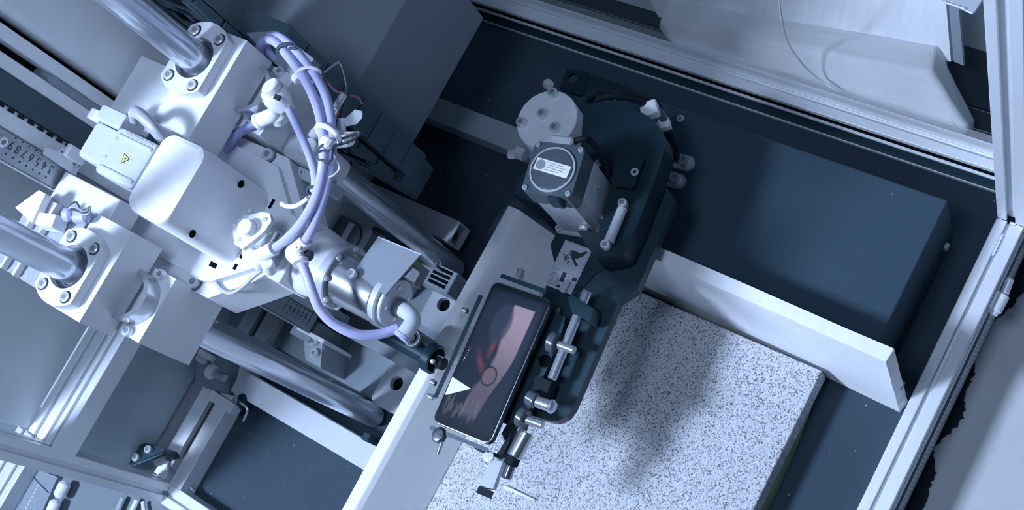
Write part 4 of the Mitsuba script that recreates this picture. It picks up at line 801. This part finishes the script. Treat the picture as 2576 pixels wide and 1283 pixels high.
hand = Polygon([U(.78, .91), U(.90, .93), U(.80, .80), U(.62, .70), U(.50, .705), U(.42, .73), U(.34, .735), U(.30, .745), U(.40, .765), U(.32, .775), U(.30, .79), U(.40, .80), U(.33, .82), U(.30, .835), U(.37, .85), U(.50, .86), U(.62, .845), U(.72, .87)])
lab2(hand, .0001, 'print_dark', .0004)
lab2(Polygon([U(.42, .715), U(.50, .735), U(.78, .60), U(.72, .565)]), .0001, 'print_dark', .0004)
lab2(Polygon([U(.14, .69), U(.34, .705), U(.34, .715), U(.16, .72)]), .0001, 'print_dark', .0004)
for (x, y, dx, dy) in ((.22, .64, .10, .06), (.27, .61, .10, .075), (.37, .565, .06, .065), (.18, .665, .1, .03)):
    lab2(Polygon([U(x, y), U(x + .045, y - .01), U(x + dx + .04, y + dy - .005), U(x + dx, y + dy)]), .0001, 'print_dark', .0004)
rng2 = random.Random(3)
for i in range(5):
    for j in range(5):
        if rng2.random() < .78: lab2(sbox(*U(.08 + .075 * j, .05 + .055 * i), *U(.08 + .075 * j + .05, .05 + .055 * i + .03)), .0001, 'print_grey', .0004)
lab2(sbox(*U(.42, .17), *U(.56, .37)), .0001, 'print_dark', .0004)
lab2(sbox(*U(.42, .04), *U(.52, .10)), .0001, 'print_dark', .0004)
lab2(sbox(*U(.80, .27), *U(.97, .35)), .0001, 'print_dark', .0004)
for i in range(6): lab2(sbox(*U(.60, .05 + .05 * i), *U(.74, .07 + .05 * i)), .0001, 'print_grey', .0004)
part(hl, 'clip', bx(*sorted(((-0.5401, 0.1777, 0.2000)[0], (-0.5342, 0.1802, 0.2000)[0])), (-0.5313, 0.1663, 0.2000)[1], (-0.5386, 0.1793, 0.2000)[1], 0.2018, 0.206), 'silver_paint')

# ------------------------------------------------------------------ phone and its clamping fixture
PZ = 0.24
pc = np.array([(-0.5936, 0.1451, 0.2400), (-0.5258, 0.1491, 0.2400), (-0.5119, -0.0004, 0.2400), (-0.5797, -0.0092, 0.2400)])
pcen = pc.mean(0); pv = (pc[0] + pc[1] - pc[2] - pc[3]) / 2; pu = (pc[1] + pc[2] - pc[0] - pc[3]) / 2
ph, pw = np.linalg.norm(pv), np.linalg.norm(pu)
pang = math.degrees(math.atan2(pv[1], pv[0])) - 90
PM = trimesh.transformations.translation_matrix((pcen[0], pcen[1], 0)) @ rotz(pang)
pr3 = PM[:3, :3]
def pl(m): return moved(m, PM)
def pp(x, y, z): return trimesh.transform_points([(x, y, z)], PM)[0]
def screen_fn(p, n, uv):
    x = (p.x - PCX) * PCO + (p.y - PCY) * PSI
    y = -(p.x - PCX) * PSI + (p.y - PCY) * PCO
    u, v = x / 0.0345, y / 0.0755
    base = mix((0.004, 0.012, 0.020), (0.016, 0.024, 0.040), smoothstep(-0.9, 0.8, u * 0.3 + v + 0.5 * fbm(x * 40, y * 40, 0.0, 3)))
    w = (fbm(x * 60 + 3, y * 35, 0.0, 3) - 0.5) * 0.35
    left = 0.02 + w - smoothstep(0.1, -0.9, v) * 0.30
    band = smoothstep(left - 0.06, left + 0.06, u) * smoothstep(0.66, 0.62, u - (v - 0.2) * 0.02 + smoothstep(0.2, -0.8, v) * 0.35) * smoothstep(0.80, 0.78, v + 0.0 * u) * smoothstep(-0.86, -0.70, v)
    pink = mix((0.09, 0.07, 0.08), (0.34, 0.225, 0.23), smoothstep(-0.6, 0.7, v))  # pinkish band in the screen colour, darker towards the bottom
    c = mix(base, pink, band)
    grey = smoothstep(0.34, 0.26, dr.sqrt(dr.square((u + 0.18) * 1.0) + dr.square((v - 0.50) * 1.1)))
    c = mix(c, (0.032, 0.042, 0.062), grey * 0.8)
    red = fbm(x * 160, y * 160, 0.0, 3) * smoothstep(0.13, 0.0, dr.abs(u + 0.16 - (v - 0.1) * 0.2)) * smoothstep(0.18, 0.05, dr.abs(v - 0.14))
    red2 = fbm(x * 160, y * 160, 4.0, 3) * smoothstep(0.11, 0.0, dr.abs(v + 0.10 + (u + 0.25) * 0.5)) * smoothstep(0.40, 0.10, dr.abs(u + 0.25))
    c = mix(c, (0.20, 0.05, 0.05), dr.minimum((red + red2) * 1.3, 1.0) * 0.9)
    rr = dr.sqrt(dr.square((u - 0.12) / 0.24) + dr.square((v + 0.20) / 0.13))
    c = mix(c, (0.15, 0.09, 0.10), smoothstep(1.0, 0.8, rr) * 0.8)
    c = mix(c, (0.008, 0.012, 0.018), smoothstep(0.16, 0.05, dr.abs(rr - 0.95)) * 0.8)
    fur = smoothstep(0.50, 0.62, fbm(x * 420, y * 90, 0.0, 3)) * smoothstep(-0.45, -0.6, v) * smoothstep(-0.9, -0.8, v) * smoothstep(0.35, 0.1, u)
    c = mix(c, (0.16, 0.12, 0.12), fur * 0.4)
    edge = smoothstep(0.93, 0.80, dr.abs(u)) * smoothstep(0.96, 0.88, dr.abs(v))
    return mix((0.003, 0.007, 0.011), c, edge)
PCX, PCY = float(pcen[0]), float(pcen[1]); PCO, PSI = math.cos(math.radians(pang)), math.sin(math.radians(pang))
scene['screen_colour'] = {'type': 'principled', 'base_color': proc(screen_fn), 'roughness': 0.3, 'specular': 0.3, 'clearcoat': 0.35, 'clearcoat_gloss': 0.97}
hw, hh = pw / 2, ph / 2
pe = sbox(-hw, -hh, hw, hh).buffer(-0.008).buffer(0.008, quad_segs=8)
phn = thing('phone', 'smartphone whose glossy dark screen has a pinkish band, clamped over the granite slab', 'phone')
part(phn, 'body', pl(rounded_block(sbox(-hw, -hh, hw, hh), PZ - .0085, PZ - .0008, 0.008, 0.0012)), 'phone_frame')
part(phn, 'screen', pl(poly(pe.buffer(-0.0013), PZ - .0008, PZ)), 'screen_colour', smooth=False)
sr = [pp(-.0335, -.0395, PZ + .0004), pp(-.0105, -.0475, PZ + .0004), pp(-.029, -.060, PZ + .0004)]
part(phn, 'white_corner', poly([p[:2] for p in ((-0.5821, 0.0396, 0.2404), (-0.5575, 0.0377, 0.2404), (-0.5798, 0.0204, 0.2404))], PZ + .0001, PZ + .0005), 'label_white', label='white triangle lying flat on the screen')  # flat white triangle just above the screen
for i in range(6): part(phn, 'print_dot', lathe([(.0005, 0), (.0005, .0002), (0, .0002)], (-0.5803, 0.0725, 0.2401) if i == 0 else V(*(-0.5803, 0.0725, 0.2401)) + (V(*(-0.5802, 0.0592, 0.2401)) - V(*(-0.5803, 0.0725, 0.2401))) * i / 5, Z, 8), 'label_white')
# fixture
fx = thing('phone_clamp', 'black clamping fixture with steel pins holding the phone', 'clamp')
part(fx, 'back_plate', poly([p[:2] for p in ((-0.5505, 0.1449, 0.2180), (-0.5148, 0.1432, 0.2180), (-0.5089, 0.1227, 0.2180), (-0.5033, 0.0551, 0.2180), (-0.4984, 0.0271, 0.2180), (-0.5223, 0.0235, 0.2180), (-0.5624, 0.0231, 0.2180), (-0.5816, 0.1133, 0.2180))], 0.208, 0.218), 'black_plate')
part(fx, 'edge_bar', hull([(-0.5338, 0.1418, 0.2280), (-0.5284, 0.1424, 0.2280), (-0.5175, 0.0233, 0.2280), (-0.5228, 0.0225, 0.2280), (-0.5386, 0.1431, 0.2185), (-0.5331, 0.1436, 0.2185), (-0.5220, 0.0235, 0.2185), (-0.5274, 0.0227, 0.2185)]), 'black_plate')
part(fx, 'hole', lathe([(.0065, 0), (.0065, .0003), (0, .0003)], (-0.5119, 0.0957, 0.2182), Z, 20), 'black_void')
for p in ((-0.5185, 0.0963, 0.2182), (-0.5050, 0.0944, 0.2182)): part(fx, 'hole', lathe([(.0018, 0), (.0018, .0003), (0, .0003)], p, Z, 12), 'black_void')
part(fx, 'guide_bar', cyl((-0.5050, 0.1755, 0.2220), (-0.4944, 0.0820, 0.2220), 0.0048, 0.0008), 'chrome')
part(fx, 'guide_bar', cyl((-0.5019, 0.0655, 0.2220), (-0.5018, 0.0538, 0.2220), 0.0042, 0.0008), 'black_rubber')
part(fx, 'slide_block', poly([p[:2] for p in ((-0.5179, 0.1607, 0.2280), (-0.5145, 0.1648, 0.2280), (-0.4884, 0.1614, 0.2280), (-0.4845, 0.1486, 0.2280), (-0.5053, 0.1484, 0.2280))], 0.205, 0.228), 'black_plate')
part(fx, 'slide_block', poly([p[:2] for p in ((-0.5106, 0.0762, 0.2240), (-0.5089, 0.0791, 0.2240), (-0.4925, 0.0801, 0.2240), (-0.4906, 0.0637, 0.2240), (-0.5025, 0.0582, 0.2240))], 0.205, 0.224), 'black_rubber')
def pin(c0, c1, c2, r0, r1, tip=False):
    part(fx, 'collar', cyl(c0, c1, r0, .0012), 'motor_cap')
    part(fx, 'pin', cyl(c1, c2, r1, .0008), 'chrome')
    if tip: part(fx, 'pin_tip', lathe([(r1 * 1.15, 0), (r1 * 1.25, .003), (r1 * .8, .0055), (0, .006)], c2, V(*c2) - V(*c1), 16), 'chrome')
pin((-0.5137, 0.1145, 0.2260), (-0.5050, 0.1149, 0.2260), (-0.4854, 0.1166, 0.2260), 0.0105, 0.0042)
pin((-0.5046, 0.0565, 0.2300), (-0.4940, 0.0562, 0.2300), (-0.4794, 0.0583, 0.2300), 0.0078, 0.0058, True)
pin((-0.5051, 0.0365, 0.2260), (-0.4971, 0.0365, 0.2260), (-0.4780, 0.0392, 0.2260), 0.0100, 0.0042)
part(fx, 'head_bar', hull([(-0.5890, 0.1533, 0.2400), (-0.5363, 0.1575, 0.2400), (-0.5350, 0.1527, 0.2400), (-0.5885, 0.1490, 0.2400), (-0.5957, 0.1551, 0.2280), (-0.5424, 0.1593, 0.2280), (-0.5411, 0.1544, 0.2280), (-0.5951, 0.1507, 0.2280)]), 'black_plate')
part(fx, 'pin', cyl((-0.5710, 0.1533, 0.2360), (-0.5735, 0.1659, 0.2360), 0.0042, .0008), 'chrome')
part(fx, 'side_bar', hull([(-0.6026, 0.1250, 0.2360), (-0.5975, 0.1257, 0.2360), (-0.5879, 0.0143, 0.2360), (-0.5927, 0.0139, 0.2360), (-0.6105, 0.1266, 0.2220), (-0.6054, 0.1274, 0.2220), (-0.5957, 0.0145, 0.2220), (-0.6005, 0.0140, 0.2220)]), 'black_metal')
for a, b in (((-0.6152, 0.1047, 0.2300), (-0.6082, 0.1050, 0.2300)), ((-0.6079, 0.0263, 0.2300), (-0.6006, 0.0261, 0.2300)), ((-0.6023, 0.0124, 0.2300), (-0.5942, 0.0126, 0.2300))): part(fx, 'pin', cyl(a, b, 0.0030, .0008), 'chrome')
part(fx, 'foot_bar', hull([(-0.5819, -0.0118, 0.2320), (-0.5144, -0.0044, 0.2320), (-0.5139, -0.0085, 0.2320), (-0.5814, -0.0159, 0.2320), (-0.5874, -0.0119, 0.2220), (-0.5192, -0.0045, 0.2220), (-0.5187, -0.0085, 0.2220), (-0.5868, -0.0161, 0.2220)]), 'phone_frame')
part(fx, 'ball_screw', lathe([(0, 0), (.007, .001), (.0085, .005), (.006, .009), (0, .010)], (-0.5691, -0.0165, 0.2260), Z, 20), 'phone_frame')
part(fx, 'pin', cyl((-0.5638, -0.0192, 0.2300), (-0.5613, -0.0337, 0.2300), 0.0022, .0006), 'chrome')
part(fx, 'foot_block', poly([p[:2] for p in ((-0.5344, -0.0075, 0.2220), (-0.5089, -0.0055, 0.2220), (-0.5078, 0.0088, 0.2220), (-0.5148, 0.0140, 0.2220), (-0.5143, 0.0263, 0.2220), (-0.5090, 0.0271, 0.2220), (-0.5031, 0.0089, 0.2220), (-0.5026, -0.0016, 0.2220), (-0.5073, -0.0082, 0.2220), (-0.5320, -0.0115, 0.2220))], 0.208, 0.222), 'black_rubber')
part(fx, 'damper', cyl((-0.4953, 0.0259, 0.2150), (-0.4950, -0.0006, 0.2150), 0.0082, .001), 'brushed_steel')
part(fx, 'damper_tip', cyl((-0.4950, -0.0006, 0.2150), (-0.4940, -0.0087, 0.2150), 0.0072, .001), 'black_rubber')
part(fx, 'damper_rod', cyl((-0.4940, -0.0087, 0.2150), (-0.4916, -0.0224, 0.2150), 0.0055, .001), 'phone_frame')
part(fx, 'end_arm', poly([p[:2] for p in ((-0.5168, -0.0084, 0.2120), (-0.5049, -0.0056, 0.2120), (-0.5000, -0.0366, 0.2120), (-0.5140, -0.0414, 0.2120))], 0.204, 0.212), 'motor_grey')
part(fx, 'end_stop', hull([(-0.5132, -0.0403, 0.2150), (-0.4959, -0.0385, 0.2150), (-0.4950, -0.0457, 0.2150), (-0.5122, -0.0475, 0.2150), (-0.5188, -0.0408, 0.2030), (-0.5014, -0.0390, 0.2030), (-0.5005, -0.0462, 0.2030), (-0.5179, -0.0481, 0.2030)]), 'black_rubber')
part(fx, 'clip', lathe([(0, 0), (.005, 0), (.0055, .004), (0, .006)], (-0.5131, -0.0114, 0.2240), Z, 16), 'clear_plastic')
part(fx, 'carrier', bx(-0.56, -0.53, 0.06, 0.11, 0.1997, 0.2078), 'black_metal')
part(fx, 'wire', tube([(-0.5286, 0.1496, 0.2120), (-0.5270, 0.1435, 0.2120), (-0.5241, 0.1349, 0.2120)], 0.0018, 8), 'green_board')

# bumper shaft by the left plank
bu = thing('bumper', 'black round bumper with bolts on a short shaft above the left plank', 'bumper')
BZ = 0.15
c0, c1, c2 = np.array((-0.6972, 0.0603, 0.1500)), np.array((-0.6730, 0.0534, 0.1500)), np.array((-0.6616, 0.0512, 0.1500))
ax = V(1, 0.0, 0.0)
bq = np.array((-0.6629, 0.0506, 0.1500))
part(bu, 'disc', cyl(bq - ax * .007, bq + ax * .004, 0.0165, 0.001, 36), 'black_plate')
part(bu, 'recess', cyl(bq + ax * .0041, bq + ax * .0045, 0.0135, 0.0001, 32), 'black_void')
part(bu, 'hub', cyl(bq + ax * .0045, bq + ax * .016, 0.0068, 0.001), 'black_rubber')
for dy, dz in ((.004, .002), (-.0085, -.006), (-.003, .010)): part(bu, 'bolt', cyl(bq + V(.004, dy, dz), bq + V(.013 if dy > 0 else .009, dy, dz), 0.0028, .0006), 'screw_steel')
part(bu, 'shaft', cyl(bq - ax * .060, bq - ax * .007, 0.0085, 0.001), 'black_plate')
part(bu, 'end_cap', cyl(V(*(-0.6899, 0.0597, 0.1650)) - V(0, 0, .11), (-0.6899, 0.0597, 0.1650), 0.0108, 0.001), 'motor_cap')
part(bu, 'end_ring', ring(V(*(-0.6899, 0.0597, 0.1650)) + V(0, 0, .0001), Z, 0.0095, 0.0082, 0.0006), 'motor_grey')
part(bu, 'end_ring', ring(V(*(-0.6899, 0.0597, 0.1650)) + V(0, 0, .0001), Z, 0.0052, 0.004, 0.0006), 'black_void')
